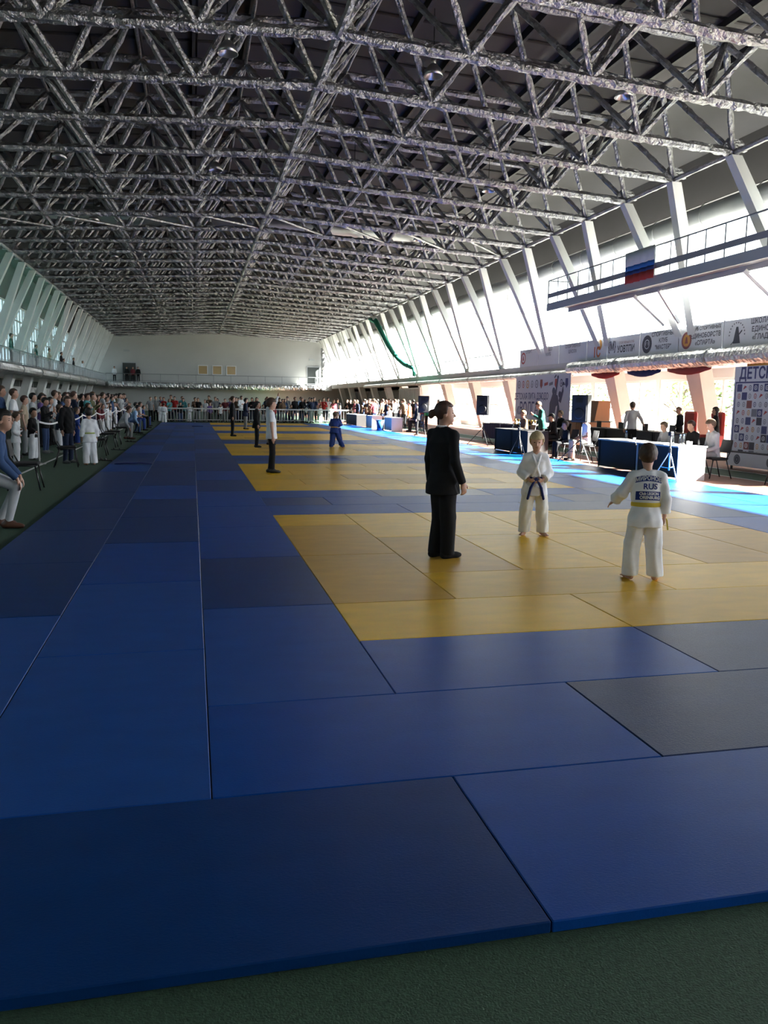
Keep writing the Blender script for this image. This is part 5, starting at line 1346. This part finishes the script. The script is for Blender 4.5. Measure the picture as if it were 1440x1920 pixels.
extra('s_desk', (11.3, 24.65, 0), PI, 'brown', 'black', 'seated official in brown beside the man in green jacket', 'officials at the grey desks')
hero(dict(H=1.72, top='tshirt', hair='short', shoes=1, legs='sit', pelvis=(0, 0, .53), lean=.12, arms=('lap', 'lap'), head=(.1, .1), fat=1.1), .014, (10.95, 19.35, 0), PI-.15, 'seated man in white polo shirt by the loudspeaker stand', ('white', 'beige'), hair='brown', skin=1)
chair(10.95, 19.35, PI-.15, 'black chair under the man in white polo shirt')
hero(dict(H=1.45, kid=1, top='jacket', hair='short', shoes=1, legs='sit', pelvis=(0, 0, .53), lean=.15, arms=('lap', 'lap')), .016, (10.72, 20.15, 0), PI, 'seated boy in black vest beside the man in white polo', ('black', 'black'), hair='brown', skin=1)
chair(10.72, 20.15, PI, 'black chair under the boy in black vest')
# rear desks by the windows
hero(dict(H=1.72, top='shirt', trousers='normal', hair='short', shoes=1, arms=('out', 'down'), head=(.2, .1)), .014, (14.05, 22.3, 0), 1.2, 'man in grey striped shirt standing with back turned before the windows', ('lightgrey', 'black'), hair='brown', skin=1)
hero(dict(H=1.72, top='shirt', hair='buzz', shoes=1, arms=('clasp', 'clasp'), head=(.1, .2)), .016, (15.75, 22.2, 0), 2.9, 'bald man in black sweater standing behind the rear desks', ('black', 'black'), hair='light', skin=1, scale=.92)
hero(dict(H=1.66, top='jacket', hair='long', shoes=1), .016, (15.7, 20.2, 0), 2.6, 'dark-haired woman in black jacket left of the press wall', ('black', 'black'), hair='black', skin=1, scale=.96)
hero(dict(H=1.64, top='tshirt', hair='long', shoes=1), .018, (16.0, 19.4, 0), 2.4, 'woman in beige top close to the press wall edge', ('beige', 'black'), hair='light', skin=0, scale=.93)
# near desk boys
hero(dict(H=1.68, top='shirt', trousers='slim', hair='mop', shoes=1, legs='sit', pelvis=(0, 0, .54), lean=.16, arms=('lap', 'lap'), head=(.1, .2), ph=5), .011, (11.45, 14.15, 0), PI-.1, 'youth in pale grey jacket seated on a chair at the near desk', ('lightgrey', 'grey'), hair='light', skin=0, shoe='red')
chair(11.45, 14.10, PI-.1, 'black chair under the youth in pale grey jacket')
hero(dict(H=1.62, top='suit', trousers='slim', hair='short', shoes=1, legs='sit', pelvis=(0, 0, .54), lean=.18, arms=('desk', 'lap'), head=(.1, .15)), .013, (11.55, 15.05, 0), PI, 'youth in black jacket with red tie seated behind the pale one', ('black', 'black', 'black', 'red'), hair='auburn', skin=0)
chair(11.55, 15.05, PI, 'black chair under the youth in black jacket')
hero(dict(H=1.55, top='shirt', hair='short', shoes=1, legs='sit', pelvis=(0, 0, .53), lean=.12, arms=('desk', 'desk'), head=(0, .15)), .013, (11.45, 16.1, 0), PI, 'boy in light grey shirt seated behind the bottles', ('lightgrey', 'black'), hair='light', skin=0)
chair(11.45, 16.1, PI, 'black chair under the boy behind the bottles')
# gallery people on the left and at the end wall
for k, (y, top, tr, key, sc_) in enumerate(((50.3, 'darkgreen', 'black', 'a_down', 1.04), (58.2, 'darkgreen', 'black', 'a_tee', .95), (63.4, 'beige', 'black', 'a_cross', .97), (69.2, 'black', 'lightgrey', 'a_down', 1.0), (70.5, 'black', 'black', 'k_tee', 1.0), (76.3, 'black', 'black', 'f_down', .97), (82.5, 'white', 'beige', 'f_cross', .98))):
    extra(key, (-10.38, y, 3.4), .1, top, tr, 'spectator in %s on the left gallery, %s from the camera' % (COLN[top], ORD[k]), 'spectators on the left gallery', scale=sc_)
for k, (x, top) in enumerate(((-9.0, 'white'), (-7.6, 'black'), (-6.9, 'maroon'), (-6.3, 'black'))):
    extra('a_down', (x, YE-.7, 3.45), -PI/2, top, 'black', 'tiny figure in %s by the left door of the end gallery, %s from left' % (COLN[top], ORD[k]), 'figures on the end gallery')
